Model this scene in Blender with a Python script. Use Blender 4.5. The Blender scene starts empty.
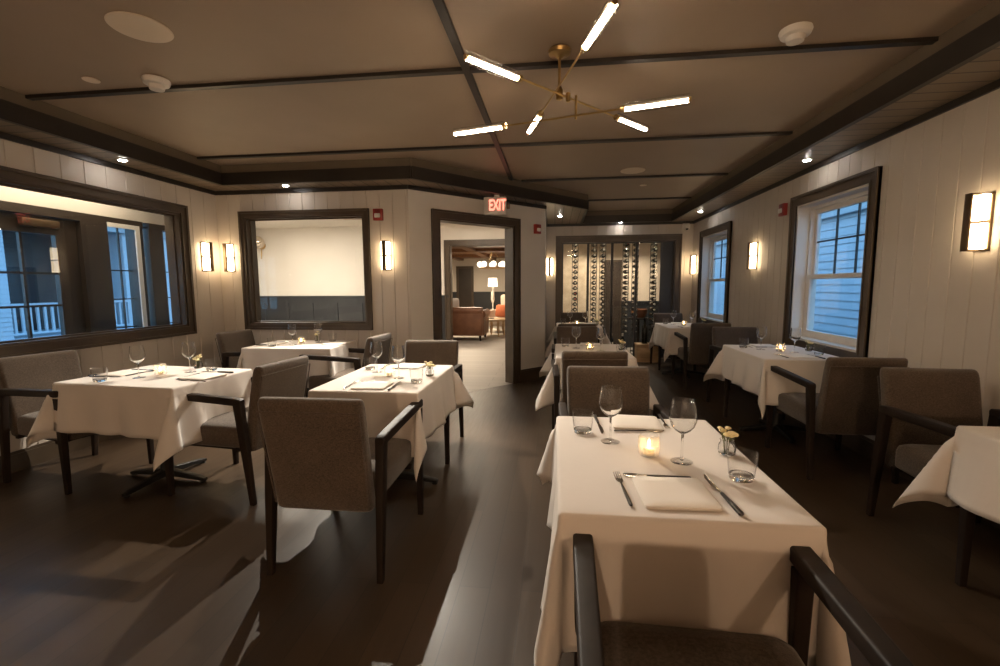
import bpy, bmesh, math, random
from mathutils import Vector, Matrix
random.seed(7)
PI = math.pi
SC = bpy.context.scene
COL = SC.collection
# ------------------------------------------------------------------ helpers
def new_mat(name):
    m = bpy.data.materials.new(name); m.use_nodes = True
    nt = m.node_tree; nt.nodes.clear()
    out = nt.nodes.new('ShaderNodeOutputMaterial')
    return m, nt, out
def N(nt, t, **kw):
    n = nt.nodes.new(t)
    for k, v in kw.items():
        if k in n.inputs: n.inputs[k].default_value = v
        else: setattr(n, k, v)
    return n
def L(nt, a, b): nt.links.new(a, b)
def ramp(nt, fac, stops):
    r = nt.nodes.new('ShaderNodeValToRGB')
    el = r.color_ramp.elements
    el[0].position, el[0].color = stops[0][0], (*stops[0][1], 1)
    el[1].position, el[1].color = stops[-1][0], (*stops[-1][1], 1)
    for p, c in stops[1:-1]:
        e = el.new(p); e.color = (*c, 1)
    L(nt, fac, r.inputs['Fac']); return r.outputs['Color']
def surf(name, c1, c2=None, scale=8.0, rough=.5, bump=0.0, bscale=None, metallic=0.0, stretch=None, spec=.5, sheen=0.0, detail=4.0, coat=0.0, trans=0.0):
    """principled surface with a noise colour variation and optional bump"""
    m, nt, out = new_mat(name)
    b = N(nt, 'ShaderNodeBsdfPrincipled'); L(nt, b.outputs[0], out.inputs[0])
    b.inputs['Roughness'].default_value = rough; b.inputs['Metallic'].default_value = metallic
    b.inputs['Specular IOR Level'].default_value = spec
    if sheen: b.inputs['Sheen Weight'].default_value = sheen
    if coat: b.inputs['Coat Weight'].default_value = coat
    tc = N(nt, 'ShaderNodeTexCoord'); mp = N(nt, 'ShaderNodeMapping'); L(nt, tc.outputs['Object'], mp.inputs['Vector'])
    if stretch: mp.inputs['Scale'].default_value = stretch
    nz = N(nt, 'ShaderNodeTexNoise'); nz.inputs['Scale'].default_value = scale; nz.inputs['Detail'].default_value = detail
    L(nt, mp.outputs[0], nz.inputs['Vector'])
    c2 = c2 or tuple(x * .85 for x in c1)
    L(nt, ramp(nt, nz.outputs['Fac'], [(.3, c2), (.7, c1)]), b.inputs['Base Color'])
    if bump:
        n2 = N(nt, 'ShaderNodeTexNoise'); n2.inputs['Scale'].default_value = bscale or scale; n2.inputs['Detail'].default_value = 3
        L(nt, mp.outputs[0], n2.inputs['Vector'])
        bp = N(nt, 'ShaderNodeBump'); bp.inputs['Strength'].default_value = bump; bp.inputs['Distance'].default_value = .01
        L(nt, n2.outputs['Fac'], bp.inputs['Height']); L(nt, bp.outputs[0], b.inputs['Normal'])
    return m
def emit(name, col, strength):
    m, nt, out = new_mat(name)
    e = N(nt, 'ShaderNodeEmission'); e.inputs['Color'].default_value = (*col, 1); e.inputs['Strength'].default_value = strength
    L(nt, e.outputs[0], out.inputs[0]); return m
def thin_glass(name, tint=(1, 1, 1), base=.03, edge=.9, rough=.0):
    """thin walled glass: see-through with reflections growing toward grazing angles"""
    m, nt, out = new_mat(name)
    t = N(nt, 'ShaderNodeBsdfTransparent'); t.inputs['Color'].default_value = (*tint, 1)
    g = N(nt, 'ShaderNodeBsdfGlossy'); g.inputs['Roughness'].default_value = rough
    lw = N(nt, 'ShaderNodeLayerWeight'); lw.inputs['Blend'].default_value = .5
    fr = N(nt, 'ShaderNodeMath', operation='POWER'); L(nt, lw.outputs['Facing'], fr.inputs[0]); fr.inputs[1].default_value = 4.5
    ma = N(nt, 'ShaderNodeMath', operation='MULTIPLY_ADD'); L(nt, fr.outputs[0], ma.inputs[0])
    ma.inputs[1].default_value = edge; ma.inputs[2].default_value = base
    mx = N(nt, 'ShaderNodeMixShader'); L(nt, ma.outputs[0], mx.inputs[0]); L(nt, t.outputs[0], mx.inputs[1]); L(nt, g.outputs[0], mx.inputs[2])
    L(nt, mx.outputs[0], out.inputs[0]); return m
def solid_glass(name, col=(.985, .985, .98), ior=1.47):
    m, nt, out = new_mat(name)
    g = N(nt, 'ShaderNodeBsdfGlass'); g.inputs['Color'].default_value = (*col, 1); g.inputs['IOR'].default_value = ior; g.inputs['Roughness'].default_value = .0
    L(nt, g.outputs[0], out.inputs[0]); return m
def planks(name, c1, c2, width, length, axis='Y', rough=.3, gap=(.012, .008, .006), bump=.3, spec=.5, seam=.004):
    """boards running along axis, with staggered joints, grain and worn gloss"""
    m, nt, out = new_mat(name)
    b = N(nt, 'ShaderNodeBsdfPrincipled'); L(nt, b.outputs[0], out.inputs[0]); b.inputs['Specular IOR Level'].default_value = spec
    tc = N(nt, 'ShaderNodeTexCoord'); mp = N(nt, 'ShaderNodeMapping'); L(nt, tc.outputs['Object'], mp.inputs['Vector'])
    if axis == 'Y': mp.inputs['Rotation'].default_value = (0, 0, PI / 2)
    br = N(nt, 'ShaderNodeTexBrick'); L(nt, mp.outputs[0], br.inputs['Vector'])
    br.inputs['Scale'].default_value = 1; br.inputs['Brick Width'].default_value = length; br.inputs['Row Height'].default_value = width
    br.inputs['Mortar Size'].default_value = seam; br.inputs['Mortar Smooth'].default_value = .2; br.offset = .37
    br.inputs['Color1'].default_value = (0, 0, 0, 1); br.inputs['Color2'].default_value = (1, 1, 1, 1); br.inputs['Mortar'].default_value = (.5, .5, .5, 1)
    mp2 = N(nt, 'ShaderNodeMapping'); L(nt, mp.outputs[0], mp2.inputs['Vector']); mp2.inputs['Scale'].default_value = (1.2, 14, 1)
    nz = N(nt, 'ShaderNodeTexNoise'); nz.inputs['Scale'].default_value = 3; nz.inputs['Detail'].default_value = 6; L(nt, mp2.outputs[0], nz.inputs['Vector'])
    mixf = N(nt, 'ShaderNodeMix', data_type='FLOAT'); mixf.inputs[0].default_value = .5
    sep = N(nt, 'ShaderNodeSeparateColor'); L(nt, br.outputs['Color'], sep.inputs[0])
    L(nt, sep.outputs[0], mixf.inputs[2]); L(nt, nz.outputs['Fac'], mixf.inputs[3])
    col = ramp(nt, mixf.outputs[0], [(.15, c2), (.85, c1)])
    mc = N(nt, 'ShaderNodeMix', data_type='RGBA'); L(nt, br.outputs['Fac'], mc.inputs[0]); L(nt, col, mc.inputs[6]); mc.inputs[7].default_value = (*gap, 1)
    L(nt, mc.outputs[2], b.inputs['Base Color'])
    rr = N(nt, 'ShaderNodeMapRange'); L(nt, nz.outputs['Fac'], rr.inputs['Value']); rr.inputs['To Min'].default_value = rough * .8; rr.inputs['To Max'].default_value = rough * 1.25
    L(nt, rr.outputs[0], b.inputs['Roughness'])
    inv = N(nt, 'ShaderNodeMath', operation='MULTIPLY_ADD'); L(nt, br.outputs['Fac'], inv.inputs[0]); inv.inputs[1].default_value = -1; L(nt, nz.outputs['Fac'], inv.inputs[2])
    bp = N(nt, 'ShaderNodeBump'); bp.inputs['Strength'].default_value = bump; bp.inputs['Distance'].default_value = .002
    L(nt, inv.outputs[0], bp.inputs['Height']); L(nt, bp.outputs[0], b.inputs['Normal'])
    return m
def tweed(name, a, b_, c):
    """woven upholstery: two crossed thread waves broken by noise"""
    m, nt, out = new_mat(name)
    b = N(nt, 'ShaderNodeBsdfPrincipled'); L(nt, b.outputs[0], out.inputs[0]); b.inputs['Roughness'].default_value = .9
    b.inputs['Specular IOR Level'].default_value = .15; b.inputs['Sheen Weight'].default_value = .25
    tc = N(nt, 'ShaderNodeTexCoord')
    def wv(sc, vec):
        mp = N(nt, 'ShaderNodeMapping'); mp.inputs['Scale'].default_value = vec; L(nt, tc.outputs['Object'], mp.inputs['Vector'])
        z = N(nt, 'ShaderNodeTexNoise'); z.inputs['Scale'].default_value = sc; z.inputs['Detail'].default_value = 2; L(nt, mp.outputs[0], z.inputs['Vector']); return z.outputs['Fac']
    x1 = wv(95, (1, 1, 5)); x2 = wv(95, (5, 5, 1)); x3 = wv(5, (1, 1, 1))
    s = N(nt, 'ShaderNodeMath', operation='ADD'); L(nt, x1, s.inputs[0]); L(nt, x2, s.inputs[1])
    s2 = N(nt, 'ShaderNodeMath', operation='MULTIPLY_ADD'); L(nt, x3, s2.inputs[0]); s2.inputs[1].default_value = .35; L(nt, s.outputs[0], s2.inputs[2])
    s3 = N(nt, 'ShaderNodeMath', operation='MULTIPLY'); L(nt, s2.outputs[0], s3.inputs[0]); s3.inputs[1].default_value = .43
    L(nt, ramp(nt, s3.outputs[0], [(.4, c), (.5, a), (.6, b_)]), b.inputs['Base Color'])
    bp = N(nt, 'ShaderNodeBump'); bp.inputs['Strength'].default_value = .35; bp.inputs['Distance'].default_value = .003
    L(nt, s.outputs[0], bp.inputs['Height']); L(nt, bp.outputs[0], b.inputs['Normal'])
    return m
# ------------------------------------------------------------------ materials
M = {}
M['wall'] = surf('painted_boards', (.555, .495, .425), (.525, .465, .40), 3, .55, .02, 40)
M['wall_plain'] = surf('painted_plaster', (.68, .63, .56), (.64, .59, .52), 2, .7)
M['trim'] = surf('dark_stained_trim', (.078, .054, .033), (.054, .037, .023), 5, .42, .08, 30, stretch=(1, 1, 1))
M['ceiling'] = surf('taupe_ceiling_paint', (.37, .277, .197), (.34, .256, .18), 2, .55)
M['beam'] = surf('dark_beam_paint', (.022, .016, .011), (.016, .011, .008), 4, .45)
M['fascia'] = surf('shaded_olive_fascia', (.13, .10, .066), (.11, .085, .055), 3, .6)  # tray shade put into the colour, darker than the ceiling paint
M['soffit_x'] = planks('soffit_planks_across', (.22, .165, .112), (.13, .095, .064), .13, 3.0, 'X', .38, (.02, .015, .01), .4, seam=.006)
M['soffit_y'] = planks('soffit_planks_along', (.22, .165, .112), (.13, .095, .064), .13, 3.0, 'Y', .38, (.02, .015, .01), .4, seam=.006)
M['floor'] = planks('dark_floor_planks', (.055, .035, .021), (.034, .021, .012), .14, 1.9, 'Y', .36, (.026, .018, .012), .06, seam=.0018, spec=.3)
M['hall_floor'] = planks('pale_floor_boards', (.42, .38, .33), (.34, .30, .26), .2, 2.4, 'X', .45, (.2, .18, .15), .2)
M['wood'] = surf('black_stained_wood', (.024, .015, .010), (.013, .008, .006), 9, .55, .03, 60, stretch=(1, 1, .2), spec=.18)
M['tweed'] = tweed('brown_tweed', (.082, .060, .044), (.120, .090, .066), (.047, .034, .024))
M['linen'] = surf('white_linen', (.63, .575, .525), (.595, .54, .49), 3, .85, .22, 9, spec=.2, sheen=.2)
M['napkin'] = surf('white_napkin_cotton', (.74, .685, .62), (.70, .645, .58), 6, .85, .06, 200, spec=.2)
M['iron'] = surf('black_cast_iron', (.012, .011, .010), (.008, .007, .006), 20, .42, .05, 80)
M['brass'] = surf('aged_brass', (.62, .44, .20), (.50, .34, .14), 12, .28, metallic=1.0)
M['bronze'] = surf('dark_bronze', (.16, .11, .065), (.12, .08, .048), 10, .35, metallic=.85)
M['steel'] = surf('polished_steel', (.75, .73, .70), (.68, .66, .63), 12, .18, metallic=1.0)
M['black_handle'] = surf('black_handle', (.018, .014, .012), (.010, .008, .007), 12, .3)
M['glass'] = solid_glass('clear_table_glass')
M['sleeve'] = thin_glass('lamp_sleeve_glass', (1, 1, 1), .03, .8)
M['pane'] = thin_glass('window_glass', (.93, .95, .96), .02, .9)
M['thin'] = thin_glass('thin_table_glass', (.985, .985, .985), .03, 1.0)
M['wax'] = surf('cream_wax', (.85, .72, .52), (.8, .66, .46), 8, .5)
M['flame'] = emit('candle_flame', (1.0, .62, .25), 45)
M['frost'] = None
M['white_plastic'] = surf('white_plastic', (.70, .66, .60), (.66, .62, .56), 4, .4)
M['cream_plastic'] = surf('ceiling_cream_plastic', (.78, .65, .50), (.74, .61, .47), 4, .5)
M['red'] = surf('red_plastic', (.30, .025, .018), (.25, .02, .014), 4, .35)
M['tube'] = emit('warm_white_tube', (1.0, .80, .58), 62)
M['sconce_glow'] = emit('amber_white_diffuser', (1.0, .74, .44), 11)
M['led'] = emit('downlight_lens', (1.0, .95, .9), 60)
M['exit_face'] = emit('exit_letters', (1.0, .17, .11), 2.0)
M['white_paint'] = surf('white_window_paint', (.72, .68, .62), (.69, .65, .59), 4, .45)
M['navy'] = surf('charcoal_navy_panelling', (.028, .030, .034), (.022, .024, .028), 4, .4)
M['siding'] = surf('white_clapboard', (.55, .58, .62), (.50, .53, .57), 2, .6)
M['porch_dark'] = surf('dusky_brown_clapboard', (.14, .12, .11), (.11, .095, .09), 2, .7)
M['door_dark'] = surf('dark_brown_door', (.038, .027, .019), (.026, .018, .013), 4, .38)
M['ground'] = surf('asphalt', (.06, .06, .065), (.045, .045, .05), 5, .9)
M['roof'] = surf('grey_shingles', (.10, .10, .11), (.06, .06, .07), 9, .9)
M['leather'] = surf('brown_leather', (.20, .085, .04), (.14, .055, .025), 6, .4, .1, 40)
M['pale_fabric'] = surf('pale_linen_upholstery', (.55, .46, .38), (.48, .40, .32), 12, .9)
M['rust'] = surf('rust_cushion', (.55, .16, .06), (.45, .12, .05), 12, .9)
M['pale_wood'] = surf('pale_wood', (.55, .38, .22), (.42, .28, .15), 4, .5, .06, 20, stretch=(1, 1, 8))
M['brown_ceiling'] = planks('brown_board_ceiling', (.26, .13, .06), (.15, .07, .03), .3, 5.0, 'X', .4)
M['bottle'] = surf('dark_wine_glass', (.010, .012, .009), (.007, .008, .006), 5, .10, spec=.8)
M['foil'] = surf('pale_foil', (.72, .68, .60), (.50, .46, .40), 9, .3, metallic=.5)
M['foil_red'] = surf('red_foil', (.32, .03, .02), (.22, .02, .015), 9, .35, metallic=.4)
M['label_paper'] = surf('cream_label', (.62, .55, .43), (.56, .5, .39), 9, .8)
M['stone'] = surf('beige_stone', (.64, .52, .38), (.46, .36, .25), 7, .8, .3, 9)
M['petal'] = surf('pale_petal', (.82, .74, .48), (.74, .62, .32), 14, .7)
M['leaf'] = surf('olive_leaf', (.16, .17, .05), (.10, .11, .03), 12, .6)
M['shade'] = emit('lampshade_glow', (1.0, .82, .58), 2.2)
M['globe'] = emit('milk_globe_glow', (1.0, .85, .62), 2.2)
M['hall_lamp'] = emit('hall_ceiling_lamp', (1.0, .86, .66), 14)
M['copper'] = surf('copper', (.55, .24, .12), (.42, .17, .08), 9, .3, metallic=.9)
M['chrome_mirror'] = surf('mirror_globe', (.8, .72, .62), (.75, .68, .58), 5, .08, metallic=1.0)
M['tan_soft'] = surf('tan_cardboard', (.34, .24, .15), (.26, .18, .11), 8, .8)
def frosted():
    m, nt, out = new_mat('frosted_votive_glass')
    t = N(nt, 'ShaderNodeBsdfTransparent'); d = N(nt, 'ShaderNodeBsdfTranslucent'); d.inputs['Color'].default_value = (.95, .86, .72, 1)
    g = N(nt, 'ShaderNodeBsdfGlossy'); g.inputs['Roughness'].default_value = .08
    a = N(nt, 'ShaderNodeMixShader'); a.inputs[0].default_value = .16; L(nt, t.outputs[0], a.inputs[1]); L(nt, d.outputs[0], a.inputs[2])
    lw = N(nt, 'ShaderNodeLayerWeight'); fr = N(nt, 'ShaderNodeMath', operation='POWER'); L(nt, lw.outputs['Facing'], fr.inputs[0]); fr.inputs[1].default_value = 5
    b = N(nt, 'ShaderNodeMixShader'); L(nt, fr.outputs[0], b.inputs[0]); L(nt, a.outputs[0], b.inputs[1]); L(nt, g.outputs[0], b.inputs[2])
    L(nt, b.outputs[0], out.inputs[0]); return m
M['frost'] = frosted()
# ------------------------------------------------------------------ mesh builder
class B:
    def __init__(s): s.bm = bmesh.new()
    def box(s, x0, x1, y0, y1, z0, z1, bev=0.0, seg=2):
        t = bmesh.new()
        bmesh.ops.create_cube(t, size=1, matrix=Matrix.Translation(((x0 + x1) / 2, (y0 + y1) / 2, (z0 + z1) / 2)) @ Matrix.Diagonal((abs(x1 - x0), abs(y1 - y0), abs(z1 - z0), 1)))
        if bev: bmesh.ops.bevel(t, geom=t.edges[:], offset=bev, segments=seg, affect='EDGES', profile=.5)
        s.merge(t); return s
    def merge(s, t, M_=None):
        if M_ is not None: bmesh.ops.transform(t, matrix=M_, verts=t.verts[:])
        me = bpy.data.meshes.new('tmp'); t.to_mesh(me); t.free(); s.bm.from_mesh(me); bpy.data.meshes.remove(me)
    def obox(s, c, sx, sy, sz, rz=0, bev=0.0, rx=0, ry=0):
        t = bmesh.new(); bmesh.ops.create_cube(t, size=1, matrix=Matrix.Diagonal((sx, sy, sz, 1)))
        if bev: bmesh.ops.bevel(t, geom=t.edges[:], offset=bev, segments=2, affect='EDGES', profile=.5)
        from mathutils import Euler
        s.merge(t, Matrix.Translation(c) @ Euler((rx, ry, rz)).to_matrix().to_4x4()); return s
    def loft(s, rings, cap=True, closed=True):
        bm = s.bm; V = [[bm.verts.new(p) for p in r] for r in rings]
        n = len(V[0])
        for a, b in zip(V, V[1:]):
            for i in range(n if closed else n - 1):
                j = (i + 1) % n
                try: bm.faces.new((a[i], a[j], b[j], b[i]))
                except ValueError: pass
        if cap:
            try: bm.faces.new(list(reversed(V[0]))); bm.faces.new(V[-1])
            except ValueError: pass
        return s
    def lathe(s, prof, n=20, c=(0, 0, 0), ax=None):
        """profile of (radius, height) turned about z (or about the given axis matrix)"""
        rings = []
        for r, z in prof:
            rings.append([Vector((max(r, 1e-4) * math.cos(2 * PI * i / n), max(r, 1e-4) * math.sin(2 * PI * i / n), z)) for i in range(n)])
        Mx = Matrix.Translation(c) @ (ax if ax is not None else Matrix.Identity(4))
        rings = [[Mx @ p for p in r] for r in rings]
        return s.loft(rings)
    def tube(s, pts, r, n=10, cap=True):
        pts = [Vector(p) for p in pts]; rr = r if isinstance(r, (list, tuple)) else [r] * len(pts)
        rings = []; prev = None
        for i, p in enumerate(pts):
            d = (pts[min(i + 1, len(pts) - 1)] - pts[max(i - 1, 0)]).normalized()
            u = prev - d * prev.dot(d) if prev is not None else d.orthogonal()
            u.normalize(); prev = u; v = d.cross(u)
            rings.append([p + (u * math.cos(2 * PI * k / n) + v * math.sin(2 * PI * k / n)) * rr[i] for k in range(n)])
        return s.loft(rings, cap)
    def ball(s, c, r, u=16, v=10, sc=(1, 1, 1)):
        t = bmesh.new(); bmesh.ops.create_uvsphere(t, u_segments=u, v_segments=v, radius=r)
        s.merge(t, Matrix.Translation(c) @ Matrix.Diagonal((*sc, 1))); return s
    def prism(s, poly, h0, h1, plane='XY', off=None):
        """extrude a 2-D outline between two heights"""
        def P(a, b, h): return {'XY': (a, b, h), 'XZ': (a, h, b), 'YZ': (h, a, b)}[plane]
        return s.loft([[Vector(P(a, b, h0)) for a, b in poly], [Vector(P(a, b, h1)) for a, b in poly]])
    def obj(s, name, mat, parent=None, smooth=35, loc=None):
        bmesh.ops.recalc_face_normals(s.bm, faces=s.bm.faces[:])
        me = bpy.data.meshes.new(name); s.bm.to_mesh(me); s.bm.free()
        me.materials.append(mat)
        if smooth:
            me.polygons.foreach_set('use_smooth', [True] * len(me.polygons)); me.set_sharp_from_angle(angle=math.radians(smooth))
        o = bpy.data.objects.new(name, me); COL.objects.link(o)
        if parent is not None: o.parent = parent
        if loc: o.location = loc
        return o
def rrect(c, u, v, w, d, r, k=3):
    """rounded rectangle ring centred at c in the plane of unit vectors u, v"""
    c, u, v = Vector(c), Vector(u), Vector(v); pts = []
    r = min(r, w / 2 - 1e-4, d / 2 - 1e-4)
    for qx, qy, a0 in ((1, 1, 0), (-1, 1, PI / 2), (-1, -1, PI), (1, -1, 1.5 * PI)):
        for i in range(k + 1):
            a = a0 + PI / 2 * i / k
            pts.append(c + u * (qx * (w / 2 - r) + r * math.cos(a)) + v * (qy * (d / 2 - r) + r * math.sin(a)))
    return pts
XA, YA, ZA = (1, 0, 0), (0, 1, 0), (0, 0, 1)
def tag(o, label, cat, group=None):
    o['label'] = label; o['category'] = cat
    if group: o['group'] = group
    return o
def struct(o): o['kind'] = 'structure'; return o
def empty(name, loc=(0, 0, 0), rz=0):
    o = bpy.data.objects.new(name, None); COL.objects.link(o); o.location = loc; o.rotation_euler = (0, 0, rz); o.empty_display_size = .1
    return o
def thing(name, label, cat, loc=(0, 0, 0), rz=0, group=None): return tag(empty(name, loc, rz), label, cat, group)
def kids(o): return [c for c in COL.objects if c.parent is o]
def dup(root, loc, rz=0, label=None, group=None):
    def cp(o, par):
        c = o.copy(); COL.objects.link(c)
        if par is not None: c.parent = par
        for ch in KIDS.setdefault(o.name, kids(o)): cp(ch, c)
        return c
    r = cp(root, None); r.location = loc; r.rotation_euler = (0, 0, rz)
    if label: r['label'] = label
    if group: r['group'] = group
    return r
KIDS = {}
class Proto:
    """the first placement moves the built thing, later ones copy it"""
    def __init__(s, root): s.root = root; s.used = False
    def put(s, loc, rz=0, label=None, group=None):
        if not s.used:
            s.used = True; s.root.location = loc; s.root.rotation_euler = (0, 0, rz)
            if label: s.root['label'] = label
            if group: s.root['group'] = group
            return s.root
        return dup(s.root, loc, rz, label, group)
# ------------------------------------------------------------------ room dimensions (metres, camera at the origin, y forward)
XL, XR, YB, YW, YF = -4.0, 2.47, 5.07, 8.62, -2.6     # left wall, right wall, rear-left wall, wine-room wall, wall behind
CH0, CH1 = Vector((-1.64, 5.07)), Vector((-.14, 6.64))  # angled wall with the doorway
ZS, ZC = 2.49, 2.68                                    # soffit underside, tray ceiling
TH = .15
# ------------------------------------------------------------------ setting: boarded walls with real V-grooves
def board_wall(name, p0, p1, z0, z1, openings=(), board=.155, flip=False, thick=TH, mat='wall', phase=0.0):
    """wall from p0 to p1 (its room face is to the left of p0->p1 unless flip); openings = (u0,u1,v0,v1) along the wall"""
    p0, p1 = Vector(p0), Vector(p1); d = p1 - p0; Lw = d.length; d.normalize()
    n = Vector((-d.y, d.x)) * (-1 if flip else 1)
    b = B(); us = sorted({0.0, Lw, *[o[0] for o in openings], *[o[1] for o in openings]})
    def P(u, dep, z): q = p0 + d * u + n * dep; return Vector((q.x, q.y, z))
    pieces = []
    for a, c in zip(us, us[1:]):
        ops = sorted([o for o in openings if o[0] <= a + 1e-6 and o[1] >= c - 1e-6], key=lambda o: o[2]); z = z0
        for o in ops:
            if o[2] > z + 1e-4: pieces.append((a, c, z, o[2]))
            z = o[3]
        if z < z1 - 1e-4: pieces.append((a, c, z, z1))
    for a, c, za, zb in pieces:
        prof = [(a, 0.0)]
        k = math.ceil((a - phase) / board) if board else 0
        while board and phase + k * board < c:
            g = phase + k * board
            for du, dp in ((-.005, 0), (0, -.007), (.005, 0)):
                if a < g + du < c: prof.append((g + du, dp))
            k += 1
        prof.append((c, 0.0))
        ring0 = [P(u, dp, za) for u, dp in prof] + [P(c, -thick, za), P(a, -thick, za)]
        ring1 = [P(u, dp, zb) for u, dp in prof] + [P(c, -thick, zb), P(a, -thick, zb)]
        b.loft([ring0, ring1])
    return struct(b.obj(name, M[mat], smooth=0))
struct(B().box(XL - .15, XR + .15, YF - .15, YW + .0, -.12, 0).obj('floor', M['floor'], smooth=0))
W1 = (1.05, 4.515, .94, 2.153)     # clear opening of the long interior window (along y on the left wall)
board_wall('wall_left', (XL, YB), (XL, YF), 0, 2.7, [(YB - W1[1], YB - W1[0], W1[2], W1[3])], .19)
W2 = (-3.635, -2.17, .92, 2.18)
board_wall('wall_back', (XL - TH, YB), (CH0.x, YB), 0, 2.7, [(W2[0] - XL + TH, W2[1] - XL + TH, W2[2], W2[3])], .155, flip=True)
chl = (CH1 - CH0).length
DS0, DS1 = .1334 * chl + .10, .7699 * chl - .10
board_wall('wall_entry', CH0, CH1, 0, 2.7, [(DS0, DS1, 0, 2.16)], 0, flip=True, mat='wall_plain')
board_wall('wall_return', CH1, (-.16, YW), 0, 2.7, (), 0, flip=True)
WV = (.12, 2.17, 0, 2.17)
board_wall('wall_wine', (-.31, YW), (XR + TH, YW), 0, 2.7, [(WV[0] + .31, WV[1] + .31, 0, WV[3])], .155, flip=True)
W3, W4 = (3.975, 5.065, .80, 2.15), (6.92, 8.055, .80, 2.15)
board_wall('wall_right', (XR, YF), (XR, YW), 0, 2.7, [(W3[0] - YF, W3[1] - YF, W3[2], W3[3]), (W4[0] - YF, W4[1] - YF, W4[2], W4[3])], .155, phase=.06)
board_wall('wall_front', (XL - TH, YF), (XR + TH, YF), 0, 2.7, (), .155)
# ceiling slab and stepped tray
struct(B().box(XL - TH, XR + TH, YF - TH, YW + 0.15, ZC, ZC + .12).obj('ceiling', M['ceiling'], smooth=0))
IL, IR, IB, IW, IF = -3.62, 2.05, 4.70, 8.40, -2.0
IC0, IC1 = (-1.48, 4.69), (.47, 6.92)
zs0, zs1 = ZS, ZC
def soffit(name, poly, mat):
    return struct(B().prism(poly, zs0, zs1 - .002).obj(name, M[mat], smooth=0))
soffit('ceiling_soffit_left', [(XL, YF), (IL, IF), (IL, IB), (XL, YB)], 'soffit_x')
soffit('ceiling_soffit_back', [(XL, YB), (IL, IB), IC0, tuple(CH0)], 'soffit_y')
soffit('ceiling_soffit_entry', [tuple(CH0), IC0, IC1, (.47, 8.4), (-.16, YW), (-.16, 6.64)], 'soffit_y')
soffit('ceiling_soffit_wine', [(-.16, YW), (.47, 8.4), (IR, IW), (XR, YW)], 'soffit_y')
soffit('ceiling_soffit_right', [(XR, YW), (IR, IW), (IR, IF), (XR, YF)], 'soffit_x')
soffit('ceiling_soffit_front', [(XL, YF), (XR, YF), (IR, IF), (IL, IF)], 'soffit_y')
def strip(b, p, q, half, z0, z1, side=0):
    p, q = Vector(p), Vector(q); d = (q - p).normalized(); n = Vector((-d.y, d.x)) * half
    s0, s1 = (n * (side - 1), n * (side + 1))
    b.prism([tuple(p + s0), tuple(q + s0), tuple(q + s1), tuple(p + s1)], z0, z1); return b
fl = [(IL, IF), (IL, IB), IC0, IC1, (.47, IW), (IR, IW), (IR, IF)]
b = B()
for p, q in zip(fl, fl[1:] + fl[:1]): strip(b, p, q, .02, ZS - .022, ZS + .105, side=-1 if False else 0)
struct(b.obj('ceiling_fascia_beam', M['beam'], smooth=0))
b = B()
wl = [(XL, YF), (XL, YB), tuple(CH0), tuple(CH1), (-.16, YW), (XR, YW), (XR, YF)]
for p, q in zip(wl, wl[1:]): strip(b, p, q, .010, ZS - .045, ZS, side=-1)
struct(b.obj('trim_1', M['beam'], smooth=0))
b = B()
for p, q in zip(fl, fl[1:] + fl[:1]): strip(b, p, q, .010, ZS + .10, ZC)
struct(b.obj('ceiling_fascia_upper', M['fascia'], smooth=0))
# dark battens on the tray ceiling
b = B()
for y in (1.4, 2.87, 4.38):
    b.box(IL, IR, y - .022, y + .022, ZC - .022, ZC)
b.box(-.42, IR, 5.83, 5.874, ZC - .022, ZC); b.box(.45, IR, 7.30, 7.344, ZC - .022, ZC); b.box(IL, IR, -.1, -.056, ZC - .022, ZC)
b.box(-.562, -.518, IF, 5.80, ZC - .023, ZC)
struct(b.obj('ceiling_battens', M['beam'], smooth=0))
# baseboards
def base(name, p, q, h=.13):
    b = B(); strip(b, p, q, .01, 0, h, side=-1); strip(b, p, q, .006, h, h + .02, side=-1); return struct(b.obj(name, M['trim'], smooth=0))
cd = (CH1 - CH0).normalized(); q0 = CH0 + cd * (.1334 * chl); q1 = CH0 + cd * (.7699 * chl)
base('baseboard_left', (XL, YF), (XL, YB)); base('baseboard_back', (XL, YB), tuple(CH0)); base('baseboard_entry', tuple(q1), tuple(CH1), .16)
base('baseboard_entry_short', tuple(CH0), tuple(q0), .16); base('baseboard_return', tuple(CH1), (-.16, YW))
base('baseboard_right', (XR, YW), (XR, YF)); base('baseboard_wine', (2.28, YW), (XR, YW))
# ------------------------------------------------------------------ windows and door casings
def frame_pts(b, org, d, n, u0, u1, v0, v1, w, t, sides='lrtb', wb=None):
    """rectangular casing outside the opening u0..u1 x v0..v1: width w, standing t off the wall; stepped profile"""
    def bx(ua, ub, va, vb, ta, tb):
        pts = []
        for u, tt in ((ua, ta), (ub, ta), (ub, tb), (ua, tb)):
            p = Vector(org) + Vector(d) * u + Vector(n) * tt; pts.append((p.x, p.y))
        b.prism(pts, va, vb)
    for off, ww, tt in ((0, w, t), (w - .025, .025, t + .014), (-.0, .018, t + .006)):
        o1 = off + ww
        if 't' in sides: bx(u0 - o1, u1 + o1, v1 + off, v1 + o1, -.005, tt)
        if 'b' in sides: bx(u0 - o1, u1 + o1, v0 - o1, v0 - off, -.005, tt)
        vb = v0 if 'b' not in sides else v0 - off
        if 'l' in sides: bx(u0 - o1, u0 - off, vb, v1 + off, -.005, tt)
        if 'r' in sides: bx(u1 + off, u1 + o1, vb, v1 + off, -.005, tt)
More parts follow.
